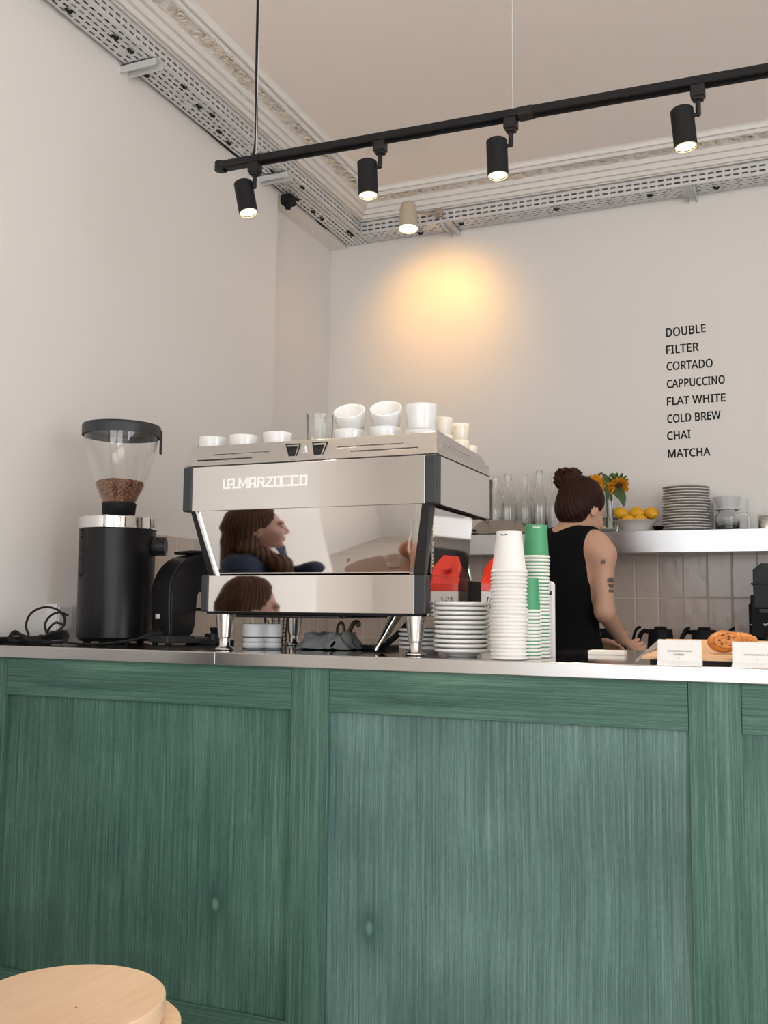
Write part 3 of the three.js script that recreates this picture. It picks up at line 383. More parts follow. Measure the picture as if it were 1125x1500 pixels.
// ---------- coffee grinder ----------
{
  const c = pz(167.5, 930, -2.5), g = thing('coffee_grinder', 'tall black cylindrical coffee grinder with clear bean hopper', 'coffee grinder', [c.x, CT, -2.5]);
  const R = 0.116, Y = (py) => pz(167, py, -2.5).y - CT;   // height on the grinder's axis
  const yr0 = Y(777), yr1 = Y(760), yn1 = Y(740);
  const body = part(g, 'body', lathe([[0, 0.012], [R * 0.94, 0.012], [R * 0.965, 0.018], [R, yr0 - 0.002], [R, yr0], [0, yr0]], 64), M.blackMetal);
  part(g, 'chrome_ring', lathe([[0, yr0], [R + 0.002, yr0], [R + 0.003, yr0 + 0.002], [R + 0.003, yr1 - 0.002], [R + 0.001, yr1], [0.06, yr1 + 0.001], [0.058, yr1 + 0.008], [0, yr1 + 0.008]], 64), M.chrome);
  for (let i = 0; i < 4; i++) { const a = i * Math.PI / 2 + 0.5; part(g, 'foot', cyl(0.012, 0.011, 0.014, Math.cos(a) * 0.085, 0, Math.sin(a) * 0.085, 16), M.rubber); }
  part(g, 'base_ring', lathe([[0, 0.005], [R * 0.9, 0.005], [R * 0.93, 0.013], [0, 0.013]], 48), M.blackMatt);
  const camAng = Math.atan2(-c.x, 2.5);   // angle of the camera round the axis: x = sin, z = cos
  const on = (a, r, y) => V(Math.sin(camAng + a) * r, y, Math.cos(camAng + a) * r);
  { const gs = []; for (let i = 0; i < 17; i++) { const y = Y(843) + (Y(785) - Y(843)) * i / 16; const pts = []; for (let k = 0; k <= 6; k++) pts.push(on(-1.28 + k * 0.055, R * 0.998, y)); gs.push(tube(pts, 0.0016, 8, 5)); } part(g, 'vent_slats', gs, M.rubber); }
  for (const [y, r] of [[Y(781), 0.006], [Y(790), 0.0045], [Y(845), 0.004]]) { const p = on(-1.13, R, y); part(g, 'screw', sph(r, p.x, p.y, p.z, 1, 1, 1, 12), M.rubber); }
  { const p = on(1.32, R + 0.018, Y(800)), k = []; const q = on(1.32, 1, 0); const kn = new THREE.CylinderGeometry(0.03, 0.03, 0.03, 9).rotateX(Math.PI / 2).rotateY(Math.atan2(q.x, q.z)).translate(p.x, p.y, p.z); const p2 = on(1.32, R + 0.002, Y(800)); k.push(kn, new THREE.CylinderGeometry(0.026, 0.034, 0.02, 20).rotateX(Math.PI / 2).rotateY(Math.atan2(q.x, q.z)).translate(p2.x, p2.y, p2.z)); part(g, 'adjusting_knob', k, M.black); }
  { const p = on(1.42, R + 0.004, Y(858)); part(g, 'portafilter_hook', [rod(on(1.42, R - 0.01, Y(856)), on(1.42, R + 0.014, Y(856)), 0.004), rod(on(1.42, R + 0.014, Y(858)), on(1.42, R + 0.014, Y(850)), 0.006)], M.chrome); part(g, 'fork', [rod(on(1.42, R, Y(882)), on(1.45, R + 0.045, Y(882)), 0.0025), rod(on(1.42, R + 0.004, Y(882)), on(1.42, R + 0.004, Y(862)), 0.003)], M.blackMatt); }
  // hopper
  const mm = py => 1; const hr = w => w / 2 * 2.94 / FOCAL;   // half width in pixels -> metres at the grinder
  const hy = py => Y(py);
  const hp = [[hr(49), hy(739)], [hr(56), hy(730)], [hr(70), hy(716)], [hr(84), hy(700)], [hr(96), hy(682)], [hr(105), hy(664)], [hr(111), hy(648)], [hr(113.5), hy(637)]];
  const hopper = part(g, 'hopper', lathe([...hp, ...hp.slice().reverse().map(([r, y]) => [r - 0.0025, y])], 64), M.glass);
  part(g, 'hopper_collar', lathe([[0, yr1 + 0.006], [hr(48), yr1 + 0.006], [hr(51), hy(742)], [hr(52), hy(738)], [hr(47), hy(737)], [0, hy(737)]], 48), M.blackMatt);
  part(g, 'lid', lathe([[0, hy(632)], [hr(113), hy(632)], [hr(116), hy(634)], [hr(117), hy(641)], [hr(118), hy(641)], [hr(119), hy(628)], [hr(117), hy(625)], [0, hy(624)]], 64), M.grey);
  { const q = on(1.50, hr(119), 0); part(g, 'lid_clip', [bx(-0.004, 0.004, hy(664), hy(630), -0.011, 0.011, 0.003).rotateY(Math.atan2(q.x, q.z) + Math.PI / 2).translate(q.x, 0, q.z)], M.black); }
  // beans: a heap of small ellipsoids with a dark core
  const rAt = y => { for (let i = 0; i < hp.length - 1; i++) if (y <= hp[i + 1][1]) { const t = (y - hp[i][1]) / (hp[i + 1][1] - hp[i][1]); return hp[i][0] + (hp[i + 1][0] - hp[i][0]) * t; } return hp[hp.length - 1][0]; };
  const top = hy(711), core = [[0, hy(738)]]; for (let i = 0; i <= 8; i++) { const y = hy(738) + (top - hy(738)) * i / 8; core.push([rAt(y) - 0.010, y]); } core.push([0, top + 0.006]);
  const beanG = join([new THREE.SphereGeometry(0.0062, 8, 6).scale(1, 0.62, 0.72), bx(-0.0045, 0.0045, 0.0027, 0.0035, -0.0004, 0.0004)]);
  const bm = std(0xffffff, 0.38), N = 2300, beans = new THREE.InstancedMesh(beanG, bm, N), o = new THREE.Object3D(), col = new THREE.Color();
  for (let i = 0; i < N; i++) { let y, r; const a = rr(0, 6.283); if (i < 1500) { y = hy(738) + (top + 0.004 - hy(738)) * rnd(); r = rAt(y) - 0.0062 - rnd() * 0.004; } else { r = Math.sqrt(rnd()) * (rAt(top) - 0.006); y = top + 0.008 * (1 - (r / rAt(top)) ** 2) + rr(-0.002, 0.007); }
    o.position.set(Math.cos(a) * r, y, Math.sin(a) * r); o.rotation.set(rr(0, 6), rr(0, 6), rr(0, 6)); o.updateMatrix(); beans.setMatrixAt(i, o.matrix); const k = rr(0.45, 1.9); beans.setColorAt(i, col.setRGB(0.17 * k, 0.072 * k, 0.037 * k)); }
  beans.name = 'coffee_beans'; beans.userData = { kind: 'stuff', label: 'roasted coffee beans filling the bottom of the hopper' }; beans.castShadow = beans.receiveShadow = true; g.add(beans);
  part(g, 'bean_core', lathe(core, 32), std(lin(0.05, 0.022, 0.012), 0.7));
}

// ---------- automatic tamper (black arch) ----------
{
  const b = pY(258, 944, CT), g = thing('tamping_machine', 'black arched automatic tamper between grinder and espresso machine', 'tamper', [b.x - 0.01, CT, b.z - 0.03], undefined, 60 * D2R);
  const pts = [], add = (x, y) => pts.push([x, y]); // local x: back (-) to mouth (+), y up, extruded along z
  add(-0.062, 0.026); add(-0.066, 0.10); for (let i = 0; i <= 10; i++) { const a = Math.PI - i / 10 * Math.PI * 0.46; add(0.038 + Math.cos(a) * 0.104, 0.15 + Math.sin(a) * 0.115); } add(0.10, 0.268); add(0.118, 0.25); add(0.118, 0.185); add(0.06, 0.178); add(0.028, 0.162); add(0.020, 0.14); add(0.014, 0.05); add(0.006, 0.026);
  part(g, 'body', ext(pts, 0.122, 0.004).translate(0, 0, -0.061), M.blackMetal);
  const pin = pts.map(([x, y]) => [x * 0.94 + 0.004, y * 0.955 + 0.006]);
  part(g, 'side_cover', ext(pin, 0.003, 0.001).translate(0, 0, 0.060), M.blackGloss); part(g, 'side_cover', ext(pin, 0.003, 0.001).translate(0, 0, -0.063), M.blackGloss);
  part(g, 'base', [bx(-0.07, 0.02, 0.004, 0.027, -0.064, 0.064, 0.004), bx(0.02, 0.125, 0.004, 0.022, -0.06, 0.06, 0.008)], M.grey);
  for (const [x, z] of [[-0.055, 0.045], [-0.055, -0.045], [0.1, 0.045], [0.1, -0.045]]) part(g, 'foot', cyl(0.009, 0.009, 0.005, x, 0, z, 14), M.rubber);
  part(g, 'lid', bx(0.0, 0.11, 0.266, 0.276, -0.056, 0.056, 0.004), M.black);
  part(g, 'tamper_head', [cyl(0.029, 0.029, 0.03, 0.085, 0.155, 0), cyl(0.012, 0.012, 0.03, 0.085, 0.18, 0)], M.chrome);
  part(g, 'portafilter_fork', [bx(0.016, 0.06, 0.098, 0.108, -0.03, 0.03, 0.003), bx(0.05, 0.12, 0.098, 0.108, -0.045, -0.033, 0.003), bx(0.05, 0.12, 0.098, 0.108, 0.033, 0.045, 0.003)], M.blackMatt);
  part(g, 'rating_label', bx(-0.0685, -0.0668, 0.074, 0.088, -0.02, 0.006), M.white).userData.label = 'small white rating label';
  part(g, 'power_switch', [cyl(0.013, 0.013, 0.006, 0, 0, 0, 24).rotateZ(Math.PI / 2).translate(-0.063, 0.055, -0.004), cyl(0.009, 0.009, 0.004, 0, 0, 0, 24).rotateZ(Math.PI / 2).translate(-0.067, 0.055, -0.004)], M.black);
  part(g, 'socket', [bx(-0.070, -0.064, 0.030, 0.046, -0.018, 0.016, 0.002)], M.rubber); part(g, 'plug', bx(-0.095, -0.069, 0.032, 0.044, -0.013, 0.004, 0.003), M.rubber);
}
function clothHeap(w, d, h, s, nx = 60, nz = 40) { const g = new THREE.PlaneGeometry(w, d, nx, nz).rotateX(-Math.PI / 2), p = g.attributes.position; for (let i = 0; i < p.count; i++) { const u = p.getX(i) / w + 0.5, v = p.getZ(i) / d + 0.5, ed = Math.min(u, v, 1 - u, 1 - v); const ridge = 1 - Math.abs(2 * fbm(u + 0.3 * v, v, 4, 3, 3, s) - 1) * 1.6; let y = h * Math.min(1, ed * 5) * (0.35 + 0.65 * Math.max(0, ridge)) + 0.006 * fbm(u, v, 9, 9, 2, s + 3); p.setXYZ(i, p.getX(i) + (fbm(u, v, 5, 5, 2, s + 7) - 0.5) * 0.03, Math.max(0.001, y), p.getZ(i) + (fbm(u, v, 5, 5, 2, s + 8) - 0.5) * 0.03); } g.computeVertexNormals(); const b = g.clone(); b.translate(0, -0.002, 0); b.index.array.reverse(); return join([g, b]); }
// ---------- cords and the wall socket ----------
{
  const K = (px, py, z) => { const p = pz(px, py, z); p.y = Math.max(p.y, CT + 0.005); return p; };
  const c = thing('coiled_cord', 'coiled black power cord tied in a bundle beside the grinder', 'cord', [-1.95, CT, -2.22]);
  const z0 = -2.24, base = []; 
  for (let k = 0; k < 5; k++) { const w = k * 0.5; base.push(tube([K(12 + w * 2, 935 - k * 1.5, z0 - k * 0.004), K(22, 929 - k, z0 - 0.012), K(45, 934 + k * 1.2, z0 + 0.004 * k), K(60, 934 + k, z0), K(80, 926 + k * 2.4, z0 - 0.006 * k), K(97 - k, 926 + k * 2.5, z0 - 0.01), K(98 - k * 1.5, 937 + k, z0 + 0.004), K(80, 941, z0 + 0.006 + k * 0.003), K(60, 938 + k, z0 + 0.004), K(38, 941 - k, z0 + 0.003 * k), K(18 + k, 943 - k, z0)], 0.0042, 70, 8, true)); }
  wpart(c, 'coil', base, M.rubber);
  wpart(c, 'tie', [new THREE.TorusGeometry(0.017, 0.004, 8, 20).scale(0.5, 1, 1).rotateY(Math.PI / 2).scale(1.9, 0.62, 1).translate(...K(60, 936, z0).setY(CT + 0.0145).toArray())], M.rubber);
  wpart(c, 'loop', [tube([K(42, 930, z0), K(38, 916, z0 - 0.01), K(45, 899, z0 - 0.02), K(64, 889.5, z0 - 0.03), K(84, 893, z0 - 0.04), K(94, 904, z0 - 0.04), K(93, 917, z0 - 0.02), K(84, 925, z0 - 0.01)], 0.0034, 60, 8), tube([K(68, 926, z0), K(66, 914, z0 - 0.01), K(74, 902, z0 - 0.02), K(88, 897, z0 - 0.03), K(100, 902, z0 - 0.05)], 0.0034, 40, 8), tube([K(68, 928, z0), K(74, 918, z0 - 0.01), K(82, 912, z0 - 0.02), K(92, 915, z0 - 0.03)], 0.0034, 30, 8)], M.rubber);
  single('trailing_cord', 'black cord running from the bundle to the tamper', 'cord', tube([K(92, 940, z0 + 0.01), K(110, 943, z0 + 0.02), K(140, 944, z0 + 0.02), K(170, 941, z0 + 0.01), K(200, 936, z0), K(222, 929, z0 - 0.02), K(238, 928, z0 - 0.05)], 0.0033, 60, 8), M.rubber, [0, 0, 0]);
  const s = thing('wall_socket', 'white double socket box on the wall behind the cord bundle', 'socket', [W, CT + 0.03, -2.55]);
  part(s, 'back_box', bx(0, 0.045, 0, 0.085, -0.10, 0.07, 0.004), M.white); part(s, 'face_plate', bx(0.045, 0.05, 0.006, 0.079, 0.0, 0.064, 0.002), M.white); part(s, 'plug', [bx(0.05, 0.085, 0.02, 0.06, -0.06, -0.02, 0.006)], M.rubber);
  single('trunking', 'dark cable trunking along the wall at worktop level', 'trunking', bx(0, 0.03, 0, 0.016, -0.36, 0.0, 0.002), M.blackMatt, [W, CT, -2.12]);
}
// ---------- things under and beside the machine ----------
{
  const tins = [['white enamel tin with dark bands, the larger of the pair under the machine', 371.5, 0.0305, 0.066, -2.31], ['white enamel tin with dark bands, the slimmer of the pair under the machine', 399, 0.026, 0.066, -2.335]];
  for (const [l, px, r, h, z] of tins) { const p = pz(px, 945, z), t = thing('enamel_tin', l, 'tin', [p.x, CT, z], 'enamel tins under the machine'); part(t, 'tin', lathe([[0, 0], [r * 0.93, 0], [r * 0.94, 0.012], [r * 0.9, 0.026], [r, 0.034], [r, h], [r - 0.002, h + 0.001], [r - 0.003, h - 0.002], [r - 0.003, 0.036], [0, 0.03]], 40), M.white); for (const y of [0.032, 0.019, 0.002]) part(t, 'band', new THREE.TorusGeometry(r * (y > 0.03 ? 0.995 : 0.93), 0.0012, 6, 40).rotateX(Math.PI / 2).translate(0, y, 0), M.blackMatt);
    single('spoon', `pale spoon standing in the ${r > 0.028 ? 'larger' : 'slimmer'} enamel tin`, 'spoon', [rod([0.004, 0.035, 0], [-0.006, r > 0.028 ? 0.105 : 0.086, 0.01], 0.0038), sph(0.006, -0.006, r > 0.028 ? 0.105 : 0.087, 0.01, 1, 1, 0.4, 10)], M.cream, [p.x, CT, z]); }
  // mesh basket: wire grid cup
  { const p = pz(404, 940, -2.62), t = []; for (let i = 0; i < 14; i++) { const a = i / 14 * 6.283; t.push(rod([Math.cos(a) * 0.03, 0.002, Math.sin(a) * 0.03], [Math.cos(a) * 0.036, 0.082, Math.sin(a) * 0.036], 0.0011, 0.0011, 6)); } for (let i = 0; i < 8; i++) t.push(new THREE.TorusGeometry(0.03 + i * 0.0008, 0.0011, 5, 28).rotateX(Math.PI / 2).translate(0, 0.002 + i * 0.0115, 0)); single('wire_basket', 'dark wire mesh basket behind the enamel tins', 'basket', t, M.black, [p.x, CT, -2.62]); }
  // knock box / tamper stand at the left under the machine
  { const p = pY(300, 944, CT), t = thing('tamper_stand', 'black rubber tamper stand beside the machine foot', 'stand', [p.x, CT, -2.55]); part(t, 'mat', bx(-0.06, 0.05, 0, 0.012, -0.05, 0.05, 0.003), M.rubber); part(t, 'tamper', [cyl(0.029, 0.029, 0.02, 0.01, 0.012, 0), cyl(0.01, 0.016, 0.02, 0.01, 0.03, 0)], M.black); }
  // crumpled cloth: a heap made from folded sheet
  const clothM = std(lin(0.33, 0.335, 0.325), 0.9, 0, { bumpMap: tex(256, 256, (u, v) => 128 + (fbm(u, v, 64, 64, 2, 4) - 0.5) * 160, false), bumpScale: 0.001 });
  { const p = pz(484, 945, -2.42), c = thing('cleaning_cloth', 'crumpled grey cleaning cloth on the steel worktop under the machine', 'cloth', [p.x, CT + 0.001, -2.42]); part(c, 'folds', clothHeap(0.16, 0.12, 0.042, 31), clothM); part(c, 'roll', [sph(0.024, 0.05, 0.026, 0.01, 0.75, 1, 0.9, 20)], clothM);
    single('milk_jug_handle', 'bent brown metal holder standing behind the crumpled grey cloth', 'holder', [tube([[-0.03, 0.002, 0], [-0.032, 0.06, 0], [-0.02, 0.072, 0], [-0.012, 0.05, 0], [-0.008, 0.002, 0]], 0.004, 30, 8), tube([[0.0, 0.002, 0], [0.006, 0.05, 0], [0.02, 0.072, 0], [0.032, 0.07, 0], [0.03, 0.06, 0]], 0.0065, 30, 8)], std(lin(0.10, 0.075, 0.05), 0.4, 0.5), [p.x + 0.015, CT, -2.5]); }
  { const p = pz(545, 943, -2.5); single('digital_scale', 'flat black scale lying behind the hoses', 'scale', [bx(-0.06, 0.06, 0, 0.012, -0.05, 0.05, 0.003)], M.black, [p.x, CT, -2.5]); }
  // saucers
  const sp = [[0, 0], [0.034, 0], [0.0345, 0.003], [0.036, 0.004], [0.058, 0.0105], [0.0645, 0.0128], [0.0658, 0.0145], [0.0655, 0.0185], [0.0635, 0.0195], [0.05, 0.0135], [0.034, 0.0065], [0, 0.006]], sg = lathe(sp, 56);
  const stack = (px, z, n, label, dy) => { const p = pz(px, 950, z); for (let k = 0; k < n; k++) { const s = single('saucer', `${label}, ${ordinal(k, n)}`, 'saucer', sg, M.china, [p.x + rr(-0.001, 0.001), CT + k * dy, z + rr(-0.001, 0.001)], label.includes('tall') ? 'tall saucer stack' : 'low saucer stack'); } };
  stack(676.5, -2.225, 11, 'white saucer in the tall stack between machine and paper cups', 0.0107);
  stack(622, -2.33, 5, 'white saucer in the low stack behind the machine foot', 0.0107);
}
// ---------- paper cups ----------
{
  const mk = (name, label, r, rt, h, mat, group) => { const c = thing(name, label, 'paper cup', [0, 0, 0], group); // upside down: rim at the bottom
    part(c, 'sleeve', lathe([[r - 0.0012, 0.003], [rt, h - 0.004], [rt, h], [rt - 0.0014, h], [rt - 0.002, h - 0.006], [0, h - 0.006], [0, h - 0.0072], [rt - 0.003, h - 0.0072], [r - 0.002, 0.003]], 44), mat); part(c, 'rim', new THREE.TorusGeometry(r - 0.0012, 0.0031, 10, 48).rotateX(Math.PI / 2).translate(0, 0.0031, 0), M.paper); return c; };
  const run = (proto, px, z, n, dy) => { const base = proto.userData.label; const p = pz(px, 955, z); for (let k = 0; k < n; k++) { const c = k ? copy(proto) : proto; c.userData.label = `${base}, ${ordinal(k, n)}`; c.position.set(p.x + rr(-0.0009, 0.0009), CT + 0.0006 + k * dy, z + rr(-0.0009, 0.0009)); c.rotation.y = rr(-0.3, 0.3); if (k === n - 1) p.top = c; } return p; };
  const pw = run(mk('paper_cup', 'white paper cup in the stack beside the saucers', 0.0395, 0.0283, 0.092, M.paper, 'stack of white paper cups'), 745.5, -2.155, 24, 0.00832);
  const pg = run(mk('green_paper_cup', 'green paper cup in the taller green stack', 0.0305, 0.0255, 0.078, M.paperGreen, 'tall stack of green paper cups'), 786, -2.28, 29, 0.0082);
  run(mk('green_paper_cup', 'green paper cup in the shorter stack behind the white cups', 0.0305, 0.0255, 0.078, M.paperGreen, 'short stack of green paper cups'), 772.5, -2.2185, 14, 0.0080);
  // small printed mark near the base of the top cups
  const mark = (c, r, h, a0, da, n, m) => { const gs = []; c.rotation.y = 0; for (let i = 0; i < n; i++) { const a = a0 + da * i; gs.push(sph(0.0017, Math.sin(a) * r, h - 0.0012 * Math.sin(i / (n - 1) * Math.PI), Math.cos(a) * r, 1.5, 0.7, 0.5, 8)); } part(c, 'printed_mark', gs, m); };
  mark(pw.top, 0.0291, 0.084, -0.35, 0.07, 7, M.grey); mark(pg.top, 0.0261, 0.072, 0.05, 0.07, 8, M.white);
  const p = pz(803, 960, -2.345), t = thing('card_terminal', 'pale grey upright payment terminal behind the green cups', 'payment terminal', [p.x, CT, -2.345]);
  part(t, 'case', ext([[-0.035, 0], [0.018, 0], [0.018, 0.172], [0.012, 0.178], [-0.035, 0.178]], 0.02, 0.002), M.white); part(t, 'logo', bx(0.004, 0.014, 0.146, 0.155, 0.0195, 0.0206), M.blackMatt);
}
// ---------- milk cartons ----------
{
  const marks = (s) => text(s, 0.056, 0.03, 0.0006, fontS).applyMatrix4(new THREE.Matrix4().makeShear(0, 0, 0.25, 0, 0, 0));
  const carton = (label, x, z, rot) => { const w = 0.078, h = 0.198, t = thing('milk_carton', label, 'carton', [x, CT, z], undefined, rot), a = w / 2;
    part(t, 'carton_body', bx(-a, a, 0, h - 0.04, -a, a, 0.002), M.paper); part(t, 'red_top', bx(-a - 0.0003, a + 0.0003, h - 0.040, h - 0.018, -a - 0.0003, a + 0.0003, 0.002), M.red);
    const ap = h + 0.036; // gable folded towards the back with slanting front face
    part(t, 'gable', [slab4(V(-a, h - 0.019, a), V(a, h - 0.019, a), V(a * 0.55, ap + 0.012, -0.004), V(-a * 0.55, ap + 0.012, -0.004), 0.002), slab4(V(a, h - 0.019, -a), V(-a, h - 0.019, -a), V(-a * 0.55, ap + 0.012, -0.006), V(a * 0.55, ap + 0.012, -0.006), 0.002), slab4(V(-a, h - 0.019, -a), V(-a, h - 0.019, a), V(-a * 0.98, h + 0.02, 0.012), V(-a * 0.98, h + 0.02, -0.012), 0.002), slab4(V(a, h - 0.019, a), V(a, h - 0.019, -a), V(a * 0.98, h + 0.02, -0.012), V(a * 0.98, h + 0.02, 0.012), 0.002), slab4(V(-a * 0.98, h + 0.02, 0.012), V(-a, h - 0.019, a), V(-a * 0.55, ap + 0.012, -0.004), V(-a * 0.7, ap - 0.004, -0.004), 0.001), slab4(V(a, h - 0.019, a), V(a * 0.98, h + 0.02, 0.012), V(a * 0.7, ap - 0.004, -0.004), V(a * 0.55, ap + 0.012, -0.004), 0.001)], M.red);
    part(t, 'cap', [cyl(0.013, 0.013, 0.012, 0, 0, 0, 20).rotateX(0.7).translate(0, h + 0.008, 0.02)], M.red);
    part(t, 'script_lettering', marks('Valco').rotateZ(-0.1).translate(-0.032, h - 0.083, a), std(lin(0.03, 0.035, 0.16), 0.5)); part(t, 'swash', tube([[-0.03, h - 0.092, a], [-0.005, h - 0.094, a], [0.028, h - 0.088, a]], 0.0012, 16, 5), std(lin(0.03, 0.035, 0.16), 0.5)); return t; };
  carton('red and white gable top milk carton behind the saucers', -0.738, -2.54, 0);
}
// ---------- pastries and cards at the right end of the counter ----------
{
  const oak = tex(512, 256, (u, v) => mix([196, 152, 112], [226, 188, 148], fbm(u, v, 3, 60, 3, 19) * 0.7 + fbm(u, v, 3, 3, 3, 4) * 0.4), true);
  const wood = std(0xffffff, 0.55, 0, { map: oak });
  const t = thing('pastry_tray', 'sloping wooden pastry tray with low rims on the worktop', 'tray', [0.05, CT, -2.34]);
  const x0 = -0.318, x1 = 0.42, zf = -2.135, zb = -2.56, yf = CT + 0.016, yb = CT + 0.036;
  wpart(t, 'tray_floor', slab4(V(x0, yf, zf), V(x1, yf, zf), V(x1, yb - 0.008, zb), V(x0, yb - 0.008, zb), 0.006), wood);
  wpart(t, 'rim', slab4(V(x0, yb - 0.008, zb), V(x1, yb - 0.008, zb), V(x1, yb + 0.006, zb - 0.004), V(x0, yb + 0.006, zb - 0.004), 0.008), wood);
  wpart(t, 'rim', slab4(V(x0 - 0.008, CT + 0.008, zf + 0.005), V(x0 + 0.002, yf + 0.002, zf), V(x0 + 0.002, yb + 0.004, zb), V(x0 - 0.014, yb + 0.006, zb), 0.006), std(lin(0.25, 0.22, 0.20), 0.5));
  wpart(t, 'base', [bx(x0 + 0.02, x1, CT, CT + 0.009, zf - 0.30, zf - 0.006)], M.blackMatt);
  const card = (label, ax, ay, bx_, by, h, lines) => { const a = pz(ax, ay, -2.113), b = pz(bx_, by, -2.113), w = b.x - a.x, c = thing('price_card', label, 'card', [a.x, CT, -2.113], 'pastry name cards'); const lean = 0.12;
    part(c, 'card', [slab4(V(0, 0.009, 0), V(w, 0.009, 0), V(w, h, -h * lean), V(0, h, -h * lean), 0.0012), slab4(V(0, h, -h * lean), V(w, h, -h * lean), V(w, 0.001, -0.026), V(0, 0.001, -0.026), 0.0012)], M.paper);
    part(c, 'foot', slab4(V(-0.001, 0, 0.008), V(w + 0.001, 0, 0.008), V(w, 0.0095, 0.0), V(0, 0.0095, 0.0), 0.0012), M.white);
    for (const [s, u0, u1, v, hh] of lines) part(c, 'print', text(s, (u1 - u0) * w, hh, 0.0003, fontS).rotateX(-Math.atan(h * lean / (h - 0.009))).translate(u0 * w, v, -(v - 0.009) * h * lean / (h - 0.009) + 0.0003), std(lin(0.12, 0.12, 0.12), 0.7)); };
  card('white tent card reading CHAUSSON AUX POMMES in front of the pastry tray', 963.5, 976, 1028, 979, 0.0515, [['CHAUSSON AUX', 0.22, 0.77, 0.0275, 0.0032], ['POMMES', 0.37, 0.61, 0.0205, 0.0032], ['4', 0.47, 0.5, 0.0135, 0.003]]);
  card('white tent card reading CINNAMON in front of the twisted pastries', 1073, 979, 1140, 982, 0.0505, [['CINNAMON BUN', 0.26, 0.92, 0.0235, 0.0032], ['4', 0.545, 0.57, 0.0155, 0.003]]);
  const crust = tex(256, 256, (u, v) => mix([168, 88, 24], [226, 158, 78], fbm(u, v, 6, 14, 4, 55)), true), cm = std(0xffffff, 0.42, 0, { map: crust, clearcoat: 0.3, clearcoatRoughness: 0.3, bumpMap: crust, bumpScale: 0.002 }), dark = std(lin(0.07, 0.02, 0.008), 0.5);
  { const p = pz(1062, 958, -2.26), s = thing('cinnamon_bun', 'golden swirled bun leaning beside the second card', 'pastry', [p.x, CT + 0.0265, -2.26]); s.rotation.set(-0.35, 0.25, 0.12);
    part(s, 'dough', sph(0.03, 0, 0.020, 0, 1.15, 0.78, 0.62, 28), cm); const pts = []; for (let i = 0; i <= 60; i++) { const a = i * 0.24, r = 0.003 + 0.0235 * i / 60; pts.push([Math.cos(a) * r * 1.15, 0.020 + Math.sin(a) * r * 0.78, 0.0188 - 0.42 * r * r / 0.03 * 1.0]); } part(s, 'swirl', tube(pts, 0.0028, 120, 6), cm); for (let i = 0; i < 14; i++) { const a = i * 2.4, r = 0.006 + 0.0013 * i; part(s, 'chocolate_chip', sph(0.0023, Math.cos(a) * r * 1.15, 0.020 + Math.sin(a) * r * 0.75, 0.0188 - 0.42 * r * r / 0.03 + 0.001, 1.3, 0.8, 0.6, 8), dark); } }
  { const p = pz(1084, 941, -2.40), s = thing('twisted_pastry', 'golden twisted pastry with dark chips behind the second card', 'pastry', [p.x, CT + 0.040, -2.40]); const gs = []; for (let i = 0; i < 9; i++) { const u = (i - 4) / 4; gs.push(sph(0.0150 * (1 - 0.3 * u * u), 0, 0, 0, 0.62, 0.95, 1.05, 18).rotateZ(0.55).translate(u * 0.031, 0.012 - 0.004 * u * u, 0)); } part(s, 'dough', gs, cm); for (const [x, y] of [[-0.017, 0.017], [-0.006, 0.008], [-0.024, 0.010]]) part(s, 'chocolate_chip', sph(0.002, x, y, 0.0145, 1.2, 0.9, 0.6, 8), dark); }
  { const p = pz(962, 964, -2.2); const s = thing('apple_turnover', 'small browned turnover half hidden behind the first card', 'pastry', [p.x + 0.035, CT + 0.019, -2.22]); part(s, 'dough', [sph(0.03, 0, 0.010, 0, 1.1, 0.42, 0.7, 20)], cm); const q = part(s, 'score_lines', [0, 1, 2].map(i => tube([[-0.02 + i * 0.014, 0.016, 0.014], [-0.014 + i * 0.014, 0.0225, 0.0], [-0.008 + i * 0.014, 0.017, -0.012]], 0.0012, 10, 5)), dark); }
  const nb = pY(890, 959, CT); single('napkin_slab', 'flat white packet lying on the worktop near the barista', 'packet', bx(-0.045, 0.045, 0, 0.011, -0.03, 0.03, 0.002), M.paper, [nb.x, CT, nb.z], undefined, 0.05);
}

